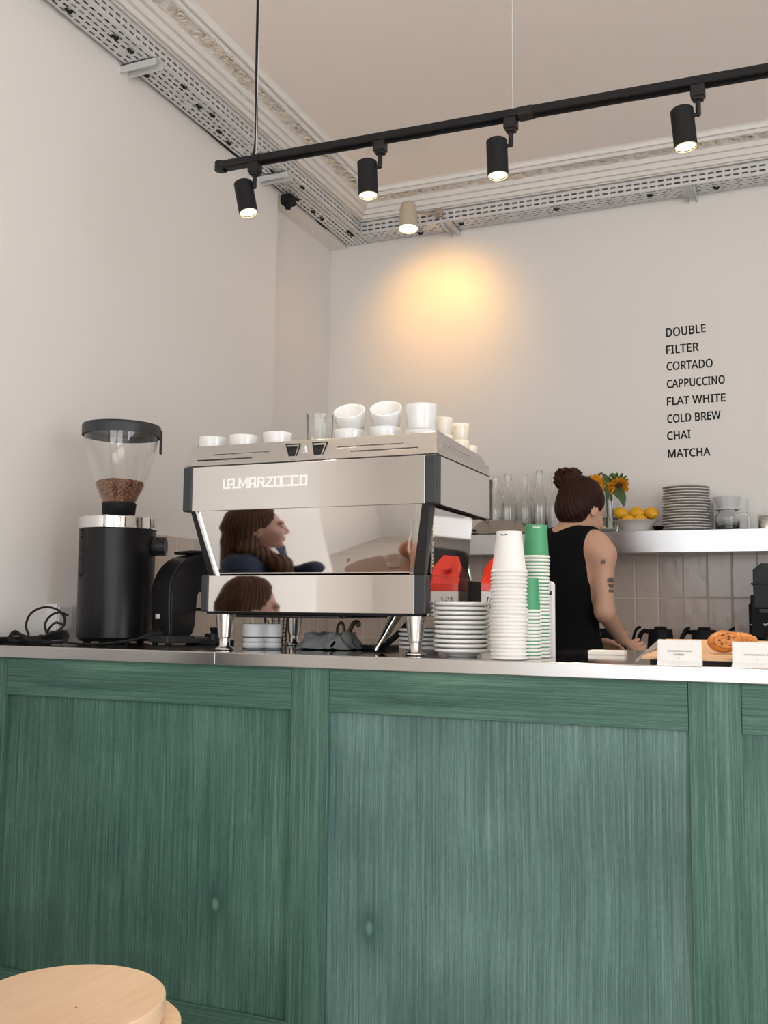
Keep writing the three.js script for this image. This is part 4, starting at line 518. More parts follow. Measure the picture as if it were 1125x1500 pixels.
// ---------- back bar: counter, shelf and what stands on them ----------
const ST = 1.475, SF = -4.4;
{
  const b = thing('back_counter', 'low back counter with steel top along the tiled wall', 'counter', [-0.6, 0, -4.36]);
  wpart(b, 'cabinet', bx(-2.19, 1.5, 0.1, 0.855, ZB + 0.015, -4.10), M.wall); wpart(b, 'plinth', bx(-2.19, 1.5, 0, 0.1, ZB + 0.015, -4.14), M.blackMatt); wpart(b, 'top', bx(-2.19, 1.5, 0.855, 0.89, ZB + 0.016, -4.06, 0.003), M.steel);
  for (let i = 0; i < 6; i++) { const a = -2.15 + i * 0.6; const d = wpart(b, 'door', bx(a, a + 0.59, 0.12, 0.845, -4.099, -4.08, 0.002), M.white); wpart(b, 'handle', bx(a + 0.24, a + 0.35, 0.80, 0.812, -4.079, -4.06, 0.003), M.steel, d); }
  const s = thing('wall_shelf', 'long stainless steel box shelf on the tiled wall', 'shelf', [-0.6, 1.38, -4.53]);
  wpart(s, 'shelf_box', fitUV(norm(bx(-2.18, 1.2, 1.379, ST, ZB + 0.001, SF, 0.002)), 0.9), M.steelEdge);
  const bottle = lathe([[0, 0], [0.038, 0], [0.041, 0.004], [0.041, 0.125], [0.037, 0.15], [0.022, 0.20], [0.0155, 0.235], [0.015, 0.262], [0.018, 0.264], [0.018, 0.278], [0.015, 0.29], [0.0125, 0.29], [0.0125, 0.235], [0.019, 0.20], [0.034, 0.15], [0.038, 0.125], [0.038, 0.006], [0, 0.005]], 36);
  const bs = [[726, -4.55], [744, -4.52], [769, -4.55], [790.5, -4.50], [812, -4.55]];
  bs.forEach(([px, z], i) => { const p = pz(px, 740, z), o = single('glass_bottle', ['clear glass bottle closest to the espresso machine', 'second clear glass bottle counted from the espresso machine', 'third clear glass bottle counted from the espresso machine', 'slightly taller clear glass bottle above the green cups', 'clear glass bottle half hidden by the bun of the barista'][i], 'bottle', bottle, M.glassSolid, [p.x, ST, z], 'clear bottles on the shelf'); if (i === 3) o.scale.set(0.95, 1.03, 0.95); });
  const lc = std(lin(0.36, 0.31, 0.26), 0.95);
  { const p = pz(728, 775, -4.43), c = thing('folded_cloth', 'crumpled beige cloth lying along the shelf edge before the bottles', 'cloth', [p.x + 0.02, ST, -4.43]); part(c, 'folds', [clothHeap(0.30, 0.085, 0.062, 57, 90, 30)], lc); }
  // sunflowers in a glass vase
  { const p = pz(894, 770, -4.52), v = thing('glass_vase', 'clear straight glass vase holding two sunflowers', 'vase', [p.x, ST, -4.52]); part(v, 'vase_glass', lathe([[0, 0], [0.036, 0], [0.0375, 0.003], [0.0385, 0.143], [0.0365, 0.143], [0.0355, 0.009], [0, 0.008]], 40), M.glassSolid); part(v, 'water', lathe([[0, 0.009], [0.0352, 0.009], [0.0355, 0.07], [0, 0.07]], 32), std(lin(0.9, 0.95, 0.85), 0.05, 0, { transmission: 1, thickness: 0.03, ior: 1.33 }));
    const petM = std(lin(0.85, 0.36, 0.005), 0.6, 0, { transmission: 0.15 }), stemM = std(lin(0.10, 0.17, 0.04), 0.6), leafM = std(lin(0.06, 0.11, 0.03), 0.6), eyeM = std(lin(0.10, 0.04, 0.012), 0.9);
    const flower = (label, px, py, top, face, root, sq) => { const c = pz(px, py, -4.48), s = thing('sunflower', label, 'flower', c); const q = new THREE.Quaternion().setFromUnitVectors(V(0, 0, 1), V(...face).normalize()), h = new THREE.Group(); h.name = 'flower_head'; h.quaternion.copy(q); h.scale.setScalar(1.3); s.add(h);
      const pet = []; for (let k = 0; k < 44; k++) { const a = k / 22 * 6.283 + (k >= 22 ? 0.14 : 0) + rr(-0.05, 0.05), l = rr(0.021, 0.029), g = new THREE.SphereGeometry(1, 8, 6).scale(0.0048, l / 2, 0.0016).translate(0, 0.016 + l / 2, 0).rotateX(k >= 22 ? 0.25 : rr(0.45, 0.75)).rotateZ(a); pet.push(g); }
      part(h, 'petals', pet, petM); part(h, 'seed_disc', sph(0.019, 0, 0, 0.001, 1, 1, 0.42, 20), eyeM); const sep = []; for (let k = 0; k < 12; k++) sep.push(new THREE.SphereGeometry(1, 6, 5).scale(0.006, 0.016, 0.0015).translate(0, 0.026, -0.006).rotateX(-0.25).rotateZ(k / 12 * 6.283)); part(h, 'sepals', sep, leafM);
      const b = V(0, 0, -0.008).applyQuaternion(q); part(s, 'stem', tube([b, b.clone().add(V(...top).multiplyScalar(0.5)).add(V(0, 0.02, -0.015)), V(...top), V(root[0] - c.x, ST + 0.10 - c.y, root[1] - c.z), V(root[0] - c.x, ST + 0.015 - c.y, root[1] - c.z)], 0.0042, 40, 8), stemM);
      return [s, c]; };
    const leaf = (s, pts, w) => { const cv = new THREE.CatmullRomCurve3(pts.map(a => V(...a))), n = 12, pos = [], idx = []; for (let i = 0; i <= n; i++) { const t = i / n, c = cv.getPoint(t), ww = w * Math.sin(Math.PI * Math.min(1, t * 0.94 + 0.06)) ** 0.8; pos.push(c.x - ww, c.y, c.z + ww * 0.3, c.x, c.y, c.z + 0.003, c.x + ww, c.y, c.z - ww * 0.3); if (i < n) { const a = i * 3; idx.push(a, a + 3, a + 1, a + 1, a + 3, a + 4, a + 1, a + 4, a + 2, a + 2, a + 4, a + 5); } } const g = new THREE.BufferGeometry(); g.setAttribute('position', new THREE.Float32BufferAttribute(pos, 3)); g.setIndex(idx); g.computeVertexNormals(); const m2 = leafM.clone(); m2.side = THREE.DoubleSide; part(s, 'leaf', g, m2); };
    const [s1] = flower('drooping sunflower nearest the barista head', 872, 711, [0.03, 0.055, -0.01], [0.35, -0.15, 0.9], [p.x - 0.012, -4.52]);
    leaf(s1, [[0.005, -0.02, 0.0], [0.012, -0.045, 0.012], [0.006, -0.09, 0.01]], 0.016); leaf(s1, [[0.04, 0.05, 0], [0.055, 0.02, 0.01], [0.05, -0.02, 0.012]], 0.016);
    const [s2] = flower('drooping sunflower above the bowl of lemons', 905, 709, [-0.035, 0.045, -0.012], [0.25, -0.75, 0.6], [p.x + 0.010, -4.525]);
    leaf(s2, [[0.012, -0.015, 0.0], [0.02, -0.06, 0.014], [0.028, -0.105, 0.014]], 0.017); leaf(s2, [[-0.035, 0.02, 0.0], [-0.045, -0.02, 0.012], [-0.04, -0.075, 0.014]], 0.012); leaf(s2, [[-0.01, -0.012, 0.0], [-0.002, -0.045, 0.012], [0.006, -0.07, 0.012]], 0.013); }
  { const p = pz(931.5, 770, -4.50), o = thing('fruit_bowl', 'wide shallow white bowl heaped with lemons', 'bowl', [p.x, ST, -4.50]); part(o, 'bowl', lathe([[0, 0], [0.055, 0], [0.056, 0.004], [0.07, 0.028], [0.088, 0.045], [0.0975, 0.050], [0.097, 0.053], [0.085, 0.049], [0.066, 0.034], [0.05, 0.010], [0, 0.009]], 56), M.chinaGrey);
    const lm = std(lin(0.80, 0.42, 0.012), 0.45, 0, { bumpMap: tex(128, 128, (u, v) => 128 + (fbm(u, v, 40, 40, 2, 6) - 0.5) * 200, false), bumpScale: 0.0006 }), lg = lathe([[0, -0.037], [0.004, -0.036], [0.006, -0.033], [0.016, -0.027], [0.0245, -0.014], [0.027, 0], [0.0245, 0.014], [0.016, 0.026], [0.007, 0.0325], [0.005, 0.036], [0, 0.037]], 28);
    [[910, 752, -4.49, 1.2, 0.3], [933, 751, -4.49, 1.45, 0.0], [954, 751.5, -4.49, 1.3, -0.5], [921, 763, -4.465, 1.5, 0.8], [938, 763, -4.46, 1.57, 0.2], [946, 758, -4.53, 1.4, 1.0]].forEach(([px, py, z, a, b]) => { const q = pz(px, py, z), l = single('lemon', 'ripe yellow lemon in the shallow white bowl', 'lemon', lg, lm, [q.x, q.y, q.z], 'lemons in the bowl'); l.rotation.set(0, b, a); }); }
  { const p = pz(884, 775, -4.44), o = thing('cake_plate', 'small grey plate of pale bread behind the barista face', 'plate', [p.x - 0.02, ST, -4.45]); part(o, 'plate', lathe([[0, 0], [0.04, 0], [0.062, 0.008], [0.075, 0.011], [0.0745, 0.0135], [0.06, 0.011], [0, 0.006]], 44), M.chinaGrey); single('bread_slice', 'pale wedge of bread on the small grey plate', 'bread', ext([[-0.06, 0], [0.05, 0], [0.02, 0.026], [-0.04, 0.046]], 0.05, 0.006).translate(0, 0, -0.025), std(lin(0.62, 0.46, 0.28), 0.8), [p.x - 0.02, ST + 0.0065, -4.45]); }
  { const p = pz(960, 770, -4.47); single('black_bowl', 'small black bowl between the lemons and the plate stack', 'bowl', lathe([[0, 0], [0.025, 0], [0.04, 0.03], [0.042, 0.034], [0.039, 0.033], [0.022, 0.005], [0, 0.004]], 32), M.black, [p.x + 0.012, ST, -4.60]); }
  { const p = pz(1006, 770, -4.52), pg = lathe([[0, 0], [0.062, 0], [0.063, 0.003], [0.085, 0.0075], [0.0995, 0.0105], [0.101, 0.0122], [0.1005, 0.0148], [0.099, 0.0157], [0.083, 0.011], [0.06, 0.006], [0, 0.006]], 56); for (let k = 0; k < 16; k++) { const sc = (k > 13 ? 0.985 : k < 4 ? 1.02 : 1) + rr(-0.018, 0.018); const o = single('dinner_plate', `stoneware plate in the tall stack on the shelf, ${ordinal(k, 16)}`, 'plate', pg, M.chinaGrey, [p.x + rr(-0.003, 0.003), ST + k * 0.0122, -4.52 + rr(-0.003, 0.003)], 'plate stack on the shelf', rr(0, 3)); o.scale.set(sc, 1, sc); } }
  { const p = pz(1070, 770, -4.58); single('filter_box', 'white cardboard box standing behind the glass jug', 'box', bx(-0.068, 0.068, 0, 0.152, -0.03, 0.03, 0.0015), M.white, [p.x, ST, -4.60]);
    const q = pz(1066, 770, -4.47), j = thing('glass_jug', 'square shouldered glass coffee jug under the dripper', 'jug', [q.x, ST, -4.47]); part(j, 'jug_glass', lathe([[0, 0], [0.046, 0], [0.05, 0.004], [0.05, 0.056], [0.044, 0.07], [0.036, 0.078], [0.038, 0.086], [0.0355, 0.086], [0.0335, 0.078], [0.0415, 0.069], [0.0475, 0.055], [0.0475, 0.006], [0, 0.005]], 44), M.glassSolid); part(j, 'handle', tube([[0.04, 0.068, 0], [0.07, 0.07, 0], [0.086, 0.055, 0], [0.088, 0.02, 0], [0.084, 0.005, 0], [0.05, 0.006, 0]], 0.0045, 36, 10), M.glassSolid);
    const dr = thing('coffee_dripper', 'white ceramic coffee dripper sitting on the glass jug', 'dripper', [q.x, ST + 0.086, -4.47]); part(dr, 'cone', lathe([[0.018, 0.002], [0.034, 0.006], [0.058, 0.055], [0.056, 0.056], [0.032, 0.01], [0.018, 0.006]], 44), M.white); part(dr, 'flange', lathe([[0.016, 0], [0.05, 0], [0.051, 0.004], [0.034, 0.007], [0.016, 0.006]], 44), M.white); }
  { const p = pz(1121, 770, -4.5), o = thing('steel_canister', 'short steel canister with glass lid at the right of the jug', 'canister', [p.x + 0.008, ST, -4.5]); part(o, 'canister', lathe([[0, 0], [0.036, 0], [0.038, 0.003], [0.038, 0.06], [0, 0.06]], 40), M.steel); part(o, 'lid', lathe([[0, 0.06], [0.041, 0.06], [0.041, 0.066], [0.02, 0.075], [0, 0.076]], 40), M.glassClear); }
  // kettles
  const kl = ['black gooseneck kettle partly behind the barista hand', 'black gooseneck kettle in the middle of the three', 'black gooseneck kettle beside the black brewer'];
  [[898, -4.36], [967.5, -4.35], [1031.5, -4.35]].forEach(([px, z], i) => { const p = pz(px, 925, z), k = thing('gooseneck_kettle', kl[i], 'kettle', [p.x, 0.89, z], 'black kettles on the back counter');
    part(k, 'base', lathe([[0, 0], [0.064, 0], [0.066, 0.006], [0.064, 0.018], [0, 0.019]], 36), M.blackMatt); part(k, 'body', lathe([[0, 0.02], [0.058, 0.02], [0.06, 0.024], [0.049, 0.158], [0.047, 0.161], [0, 0.162]], 40), M.blackMatt); part(k, 'lid', lathe([[0, 0.161], [0.024, 0.161], [0.026, 0.164], [0.025, 0.172], [0, 0.174]], 28), M.blackMatt);
    part(k, 'spout', tube([[0.055, 0.045, 0], [0.085, 0.05, 0], [0.092, 0.09, 0], [0.098, 0.135, 0], [0.112, 0.163, 0], [0.128, 0.17, 0]], 0.0062, 40, 10), M.blackMatt); part(k, 'handle', tube([[-0.045, 0.148, 0], [-0.075, 0.152, 0], [-0.092, 0.135, 0], [-0.106, 0.085, 0], [-0.112, 0.05, 0]], 0.0095, 30, 10), M.blackMatt); k.rotation.y = -0.3; });
  // black batch brewer at the right edge
  { const a = pz(1103, 826, -4.3), o = thing('coffee_brewer', 'tall black filter grinder with hopper by the pink tiles', 'grinder', [a.x + 0.10, 0.89, -4.33]); const L = a.x - (a.x + 0.10), T = a.y - 0.89;
    part(o, 'hopper', [ext([[L, T - 0.18], [L, T - 0.026], [L + 0.03, T], [0.09, T], [0.1, T - 0.02], [0.1, T - 0.18]], 0.16, 0.004).translate(0, 0, -0.08), bx(L - 0.008, 0.105, T - 0.085, T - 0.078, -0.088, 0.088, 0.002)], M.black);
    part(o, 'upper_body', bx(L - 0.012, 0.11, T - 0.30, T - 0.125, -0.10, 0.075, 0.006), M.blackMatt); part(o, 'front_panel', bx(L + 0.02, 0.1, T - 0.20, T - 0.182, 0.07, 0.092, 0.004), M.grey); part(o, 'lower_body', bx(L - 0.02, 0.12, 0.004, T - 0.16, -0.11, 0.06, 0.008), M.blackMatt); part(o, 'chute', [ext([[-0.06, 0.10], [0.06, 0.10], [0.05, 0.135], [-0.03, 0.135]], 0.04, 0.003).translate(0, 0.03, 0.06)], M.grey);
    part(o, 'tray', bx(L + 0.01, 0.11, 0.06, 0.09, 0.05, 0.13, 0.004), M.grey); for (const y of [T - 0.245, T - 0.305]) part(o, 'screw', cyl(0.005, 0.005, 0.004, 0, 0, 0, 12).rotateX(Math.PI / 2).translate(L - 0.008, y, 0.062), M.chrome); const q = pz(1121.5, 915, -4.225); part(o, 'logo', [tube([[-0.008, 0.004, 0], [-0.003, -0.002, 0], [0.002, 0.002, 0], [0.008, 0.005, 0]], 0.0018, 12, 6), tube([[-0.004, -0.004, 0], [0.004, -0.002, 0], [0.01, 0.001, 0]], 0.0014, 10, 6)].map(g => g.translate(q.x - o.position.x, q.y - 0.89, 0.1015)), M.white); for (const [x, z] of [[-0.09, -0.08], [0.09, -0.08], [-0.09, 0.04], [0.09, 0.04]]) part(o, 'foot', cyl(0.012, 0.012, 0.005, x, 0, z, 12), M.rubber); }
}

// ---------- stacked stools ----------
const birch = tex(512, 512, (u, v) => { const r = fbm(u, v, 3, 40, 3, 41), c = fbm(u, v, 4, 5, 4, 77); let k = mix([230, 192, 156], [248, 216, 184], r * 0.6 + c * 0.5); const d = Math.hypot((u - 0.44) * 1, (v - 0.62) * 1); return d < 0.006 ? [120, 78, 50] : k; }, true);
const birchM = std(0xffffff, 0.42, 0, { map: birch });
function stool(label, x, y, z, rot, group) {
  const s = thing('stool', label, 'stool', [x, y, z], group, rot), R = 0.17;
  const seat = part(s, 'seat', lathe([[0, 0.359], [R - 0.003, 0.359], [R, 0.362], [R, 0.392], [R - 0.003, 0.395], [0, 0.395]], 72), birchM); const u = seat.geometry.attributes.uv, p = seat.geometry.attributes.position; for (let i = 0; i < u.count; i++) u.setXY(i, p.getX(i) / 0.36 + 0.5, p.getZ(i) / 0.36 + 0.5);
  for (let k = 0; k < 3; k++) part(s, 'leg', ext([[0.206, 0], [0.206, 0.30], [0.20, 0.338], [0.185, 0.352], [0.15, 0.3585], [0.06, 0.3585], [0.06, 0.343], [0.14, 0.341], [0.168, 0.332], [0.182, 0.315], [0.184, 0.28], [0.188, 0]], 0.045, 0.002).translate(0, 0, -0.0225).rotateY(k * 2.0944), birchM);
  return s;
}
// local x of leg 0 points along (cos rot, 0, -sin rot)
stool('pale birch stool nested on top of another stool by the counter', -1.2057, 0.045, -1.4534, 0.45 + Math.PI / 3, 'stacked birch stools');
stool('pale birch stool underneath the upper one of the nested pair', -1.2057 + 0.026, 0, -1.4534 - 0.012, 0.45, 'stacked birch stools');

// ---------- people ----------
// signed distances: tapered capsule, ellipsoid, smooth union
const cap = (p, a, b, ra, rb) => { const bx_ = b[0] - a[0], by = b[1] - a[1], bz = b[2] - a[2], px = p[0] - a[0], py = p[1] - a[1], pz_ = p[2] - a[2]; const t = Math.max(0, Math.min(1, (px * bx_ + py * by + pz_ * bz) / (bx_ * bx_ + by * by + bz * bz + 1e-12))); return Math.hypot(px - bx_ * t, py - by * t, pz_ - bz * t) - (ra + (rb - ra) * t); };
const ell = (p, c, r) => { const x = (p[0] - c[0]) / r[0], y = (p[1] - c[1]) / r[1], z = (p[2] - c[2]) / r[2], k0 = Math.hypot(x, y, z), k1 = Math.hypot(x / r[0], y / r[1], z / r[2]); return k1 < 1e-9 ? -Math.min(...r) : k0 * (k0 - 1) / k1; };
const smin = (a, b, k) => { const h = Math.max(k - Math.abs(a - b), 0) / k; return Math.min(a, b) - h * h * k * 0.25; };
const smax = (a, b, k) => -smin(-a, -b, k);
function mesher(fn, lo, hi, n, color) {
  const mc = new MarchingCubes(n, new THREE.MeshBasicMaterial(), false, false, 160000); mc.isolation = 0;
  const c = lo.map((v, i) => (v + hi[i]) / 2), h = lo.map((v, i) => (hi[i] - v) / 2), p = [0, 0, 0];
  for (let k = 0; k < n; k++) for (let j = 0; j < n; j++) for (let i = 0; i < n; i++) { p[0] = c[0] + (i - n / 2) / (n / 2) * h[0]; p[1] = c[1] + (j - n / 2) / (n / 2) * h[1]; p[2] = c[2] + (k - n / 2) / (n / 2) * h[2]; mc.field[i + j * n + k * n * n] = -fn(p); }
  mc.update(); const m = mc.count, pos = new Float32Array(m * 3); for (let i = 0; i < m; i++) for (let a = 0; a < 3; a++) pos[i * 3 + a] = c[a] + mc.positionArray[i * 3 + a] * h[a];
  let g = new THREE.BufferGeometry(); g.setAttribute('position', new THREE.BufferAttribute(pos, 3)); g = mergeVertices(g, 1e-5); g.computeVertexNormals();
  { const P = g.attributes.position, N = g.attributes.normal, e = 0.0008; for (let i = 0; i < P.count; i++) { const q = [P.getX(i), P.getY(i), P.getZ(i)], f0 = fn(q), d = [0, 1, 2].map(a => { const r = q.slice(); r[a] += e; return fn(r) - f0; }), l = Math.hypot(...d) || 1; N.setXYZ(i, d[0] / l, d[1] / l, d[2] / l); }
    // orientation: make the faces agree with the outward normals
    const ix = g.index.array; let s = 0; for (let t = 0; t < Math.min(ix.length, 900); t += 3) { const a = new THREE.Vector3().fromBufferAttribute(P, ix[t]), b = new THREE.Vector3().fromBufferAttribute(P, ix[t + 1]), cc = new THREE.Vector3().fromBufferAttribute(P, ix[t + 2]); s += b.sub(a).cross(cc.sub(a)).dot(new THREE.Vector3().fromBufferAttribute(N, ix[t])) > 0 ? 1 : -1; } if (s < 0) for (let t = 0; t < ix.length; t += 3) { const q = ix[t + 1]; ix[t + 1] = ix[t + 2]; ix[t + 2] = q; } }
  if (color) { const P = g.attributes.position, C = new Float32Array(P.count * 3); for (let i = 0; i < P.count; i++) { const q = color([P.getX(i), P.getY(i), P.getZ(i)]); C.set(q, i * 3); } g.setAttribute('color', new THREE.BufferAttribute(C, 3)); }
  g.setAttribute('uv', new THREE.BufferAttribute(new Float32Array(g.attributes.position.count * 2), 2)); return g;
}
const frame = (o, yaw, pitch, roll = 0) => { const m = new THREE.Matrix4().makeRotationFromEuler(new THREE.Euler(pitch, yaw, roll, 'YXZ')).setPosition(...o), inv = m.clone().invert(), v = V(0, 0, 0); return { m, to: p => { v.set(...p).applyMatrix4(inv); return [v.x, v.y, v.z]; }, from: p => V(...p).applyMatrix4(m).toArray() }; };
// head in its own frame: face towards -z, centre between the ears
function headSdf(p) {
  const q = [Math.abs(p[0]), p[1], p[2]];
  let d = ell(p, [0, 0.028, 0.012], [0.074, 0.090, 0.094]);
  d = smin(d, ell(p, [0, -0.045, -0.028], [0.056, 0.062, 0.064]), 0.05); d = smin(d, ell(q, [0.034, -0.026, -0.060], [0.026, 0.026, 0.026]), 0.03);
  d = smin(d, ell(p, [0, -0.094, -0.070], [0.022, 0.018, 0.020]), 0.03); d = smin(d, ell(q, [0.026, 0.032, -0.080], [0.026, 0.009, 0.014]), 0.02);
  d = smax(d, -ell(q, [0.031, 0.011, -0.103], [0.018, 0.011, 0.016]), 0.012); d = smin(d, ell(q, [0.030, 0.010, -0.0815], [0.0135, 0.0115, 0.0125]), 0.004);
  d = smin(d, cap(p, [0, 0.022, -0.088], [0, -0.026, -0.108], 0.0065, 0.0105), 0.014); d = smin(d, ell(q, [0.011, -0.030, -0.097], [0.009, 0.008, 0.011]), 0.008);
  d = smin(d, ell(p, [0, -0.056, -0.0915], [0.021, 0.0062, 0.010]), 0.006); d = smin(d, ell(p, [0, -0.0685, -0.0895], [0.018, 0.007, 0.010]), 0.006);
  d = smin(d, ell(q, [0.0755, -0.004, 0.016], [0.008, 0.031, 0.019]), 0.008); return smax(d, -ell(q, [0.084, 0.0, 0.013], [0.005, 0.018, 0.010]), 0.006);
}
const SK = [0.62, 0.36, 0.245];
const headColor = (p, sk) => { const x = Math.abs(p[0]); if (p[2] < -0.078 && Math.hypot((x - 0.030) / 0.012, (p[1] - 0.010) / 0.0055) < 1) return Math.hypot(x - 0.031, p[1] - 0.010) < 0.0055 ? [0.03, 0.03, 0.03] : [0.6, 0.57, 0.54]; if (p[2] < -0.07 && Math.hypot((x - 0.032) / 0.024, (p[1] - 0.034) / 0.005) < 1) return sk.map(v => v * 0.35); if (p[2] < -0.085 && Math.hypot(x / 0.021, (p[1] + 0.062) / 0.0115) < 1) return [sk[0] * 0.85, sk[1] * 0.55, sk[2] * 0.55]; return sk; };
// hand: palm from wrist w towards finger direction f, thumb side s; curl in radians
function handSdf(w, f, s, curl) { const F = V(...f).normalize(), S = V(...s).sub(F.clone().multiplyScalar(F.dot(V(...s)))).normalize(), N = F.clone().cross(S), W0 = V(...w), at = (a, b, c) => W0.clone().addScaledVector(F, a).addScaledVector(S, b).addScaledVector(N, c); const bones = [];
  bones.push([at(0, 0, 0), at(0.078, 0.022, 0), 0.021, 0.014], [at(0, 0, 0), at(0.074, -0.024, 0), 0.020, 0.013], [at(0.01, 0, 0), at(0.078, 0, 0), 0.021, 0.014]);
  [[0.028, 0.066, 0.0088], [0.009, 0.074, 0.009], [-0.010, 0.069, 0.0086], [-0.028, 0.056, 0.0078]].forEach(([b, l, r]) => { let p = at(0.078, b, 0), a = curl * 0.5; for (const k of [0.42, 0.32, 0.26]) { const q = p.clone().addScaledVector(F, Math.cos(a) * l * k).addScaledVector(N, Math.sin(a) * l * k).addScaledVector(S, b * 0.06); bones.push([p, q, r, r * 0.92]); p = q; a += curl * 0.7; } });
  let p = at(0.018, 0.020, 0.004); for (const [x, y, z, r] of [[0.045, 0.046, 0.012, 0.011], [0.072, 0.056, 0.02, 0.0095], [0.092, 0.054, 0.026, 0.008]]) { const q = at(x, y, z); bones.push([p, q, r + 0.001, r]); p = q; }
  const B = bones.map(([a, b, c, d]) => [a.toArray(), b.toArray(), c, d]); return q => { let d = 1e9; for (const [a, b, ra, rb] of B) d = smin(d, cap(q, a, b, ra, rb), 0.007); return d; }; }
function mergeBody(gs) { return mergeGeometries(gs.map(g => { const h = g.toNonIndexed(); return h; })); }
const hairMat = (c) => std(lin(...c), 0.5, 0, { specularIntensity: 0.35 });

// --- barista, back turned ---
{
  const PX = -0.845, PZ = -3.865, A = 30 * D2R, b = thing('person', 'barista with a dark bun and black sleeveless top, back turned', 'person', [PX, 0, PZ], undefined, -A);
  b.updateMatrixWorld(true); const inv = b.matrixWorld.clone().invert(), loc = v => v.applyMatrix4(inv).toArray();
  const sh = [0.150, 1.365, 0.0], shL = [-0.150, 1.365, 0.0];
  const el = loc(pz(886, 897, -3.77)), wr = loc(pz(909, 933, -3.93)), elL = [-0.24, 1.10, -0.06], wrL = [-0.12, 1.0, -0.27];
  const ua = loc(pz(883, 812, -3.78));
  const torso = p => { let d = ell(p, [0, 1.27, 0.005], [0.150, 0.165, 0.098]); d = smin(d, ell(p, [0, 1.08, 0.0], [0.118, 0.16, 0.088]), 0.08); d = smin(d, ell(p, [0, 0.90, 0.01], [0.165, 0.14, 0.112]), 0.08); d = smin(d, cap(p, [-0.12, 1.385, 0.005], [0.12, 1.385, 0.005], 0.05, 0.05), 0.06); return d; };
  const legs = p => { let d = 1e9; for (const s of [-1, 1]) { d = Math.min(d, smin(cap(p, [s * 0.09, 0.88, 0.01], [s * 0.10, 0.48, 0], 0.085, 0.056), cap(p, [s * 0.10, 0.48, 0], [s * 0.10, 0.08, 0.02], 0.055, 0.037), 0.03)); d = smin(d, cap(p, [s * 0.10, 0.045, 0.03], [s * 0.12, 0.03, -0.14], 0.042, 0.03), 0.03); } return d; };
  const neck = p => cap(p, [0, 1.40, 0.01], [0.01, 1.48, -0.035], 0.053, 0.046);
  const armUp = p => { let d = smin(cap(p, sh, ua, 0.050, 0.044), cap(p, ua, el, 0.043, 0.034), 0.04); return smin(d, cap(p, shL, elL, 0.055, 0.040), 0.002); };
  const armLow = p => smin(cap(p, el, wr, 0.036, 0.024), cap(p, elL, wrL, 0.040, 0.026), 0.002);
  const hdR = handSdf(wr, loc(pz(928, 950, -4.02)).map((v, i) => v - wr[i]), [-0.6, 0.3, -0.3], 0.55), hdL = handSdf(wrL, [0.4, -0.2, -0.8], [0.7, 0.4, 0.2], 0.6);
  const H = frame([0.014, 1.520, -0.065], 5 * D2R, -22 * D2R, -0.05);
  const body = p => { let d = smin(torso(p), legs(p), 0.05); d = smin(d, neck(p), 0.05); d = smin(d, armUp(p), 0.045); return smin(d, armLow(p), 0.02); };
  const tat = p => { const t1 = loc2(888, 822), t2 = loc2(893, 857), t3 = loc2(902, 908); return [[t1, 0.013], [t2, 0.012], [t3, 0.010]]; };
  const loc2 = (x, y) => loc(pz(x, y, -3.755));
  const tt = [[loc2(889, 822), 0.0125, 0.0055], [loc2(895, 850), 0.009, 0.0], [loc2(895.5, 858), 0.007, 0.0], [loc2(895, 866), 0.006, 0.0], [loc2(902, 906), 0.009, 0.0], [loc2(903, 912), 0.006, 0.0]];
  const col = p => { for (const [c, r, ri] of tt) { const d = Math.hypot((p[0] - c[0]) * 1.1, (p[1] - c[1]) * 0.9, (p[2] - c[2]) * 0.35); if (d < r && d > ri) return [0.10, 0.075, 0.07]; if (d < ri * 0.6) return [0.13, 0.10, 0.09]; } return SK; };
  const armR = p => { let d = smin(cap(p, ua, el, 0.043, 0.034), cap(p, el, wr, 0.036, 0.024), 0.02); return smin(d, hdR(p), 0.015); };
  const lo = [0, 1, 2].map(i => Math.min(ua[i], el[i], wr[i]) - 0.17), hi = [0, 1, 2].map(i => Math.max(ua[i], el[i], wr[i]) + 0.17);
  const headW = p => smin(headSdf(H.to(p)), neck(p), 0.03);
  const skin = mergeBody([mesher(body, [-0.36, -0.02, -0.36], [0.36, 1.55, 0.26], 84, col), mesher(armR, lo, hi, 128, col), mesher(p => smin(cap(p, elL, wrL, 0.040, 0.026), hdL(p), 0.015), [-0.36, 0.85, -0.5], [0.12, 1.2, 0.05], 60, () => SK), mesher(headW, [-0.16, 1.36, -0.24], [0.18, 1.70, 0.13], 72, p => headColor(H.to(p), SK))]);
  part(b, 'body', skin, M.skin);
  const knit = std(lin(0.006, 0.006, 0.007), 0.9, 0, { specularIntensity: 0.25 });
  part(b, 'sleeveless_top', mesher(p => { let d = smin(torso(p) - 0.010, cap(p, [-0.11, 1.385, 0.006], [0.11, 1.385, 0.006], 0.052, 0.052), 0.03); d = smax(d, 0.86 - p[1], 0.01); const ax = Math.abs(p[0]), hole = ax - (0.142 + Math.max(0, 1.24 - p[1]) * 0.55); d = smax(d, p[1] > 1.10 ? hole : -1, 0.012); return smax(d, -cap(p, [0, 1.47, 0.01], [0, 1.6, -0.03], 0.056, 0.06), 0.01); }, [-0.22, 0.84, -0.16], [0.22, 1.48, 0.16], 80), knit);
  part(b, 'trousers', mesher(p => smax(smin(legs(p), torso(p), 0.05) - 0.011, Math.max(p[1] - 0.93, 0.09 - p[1]), 0.01), [-0.24, 0.06, -0.2], [0.24, 0.96, 0.2], 72), std(lin(0.012, 0.012, 0.016), 0.8));
  part(b, 'shoes', mesher(p => Math.max(legs(p) - 0.008, p[1] - 0.10, 0.002 - p[1]), [-0.24, -0.01, -0.24], [0.24, 0.12, 0.14], 60), M.black);
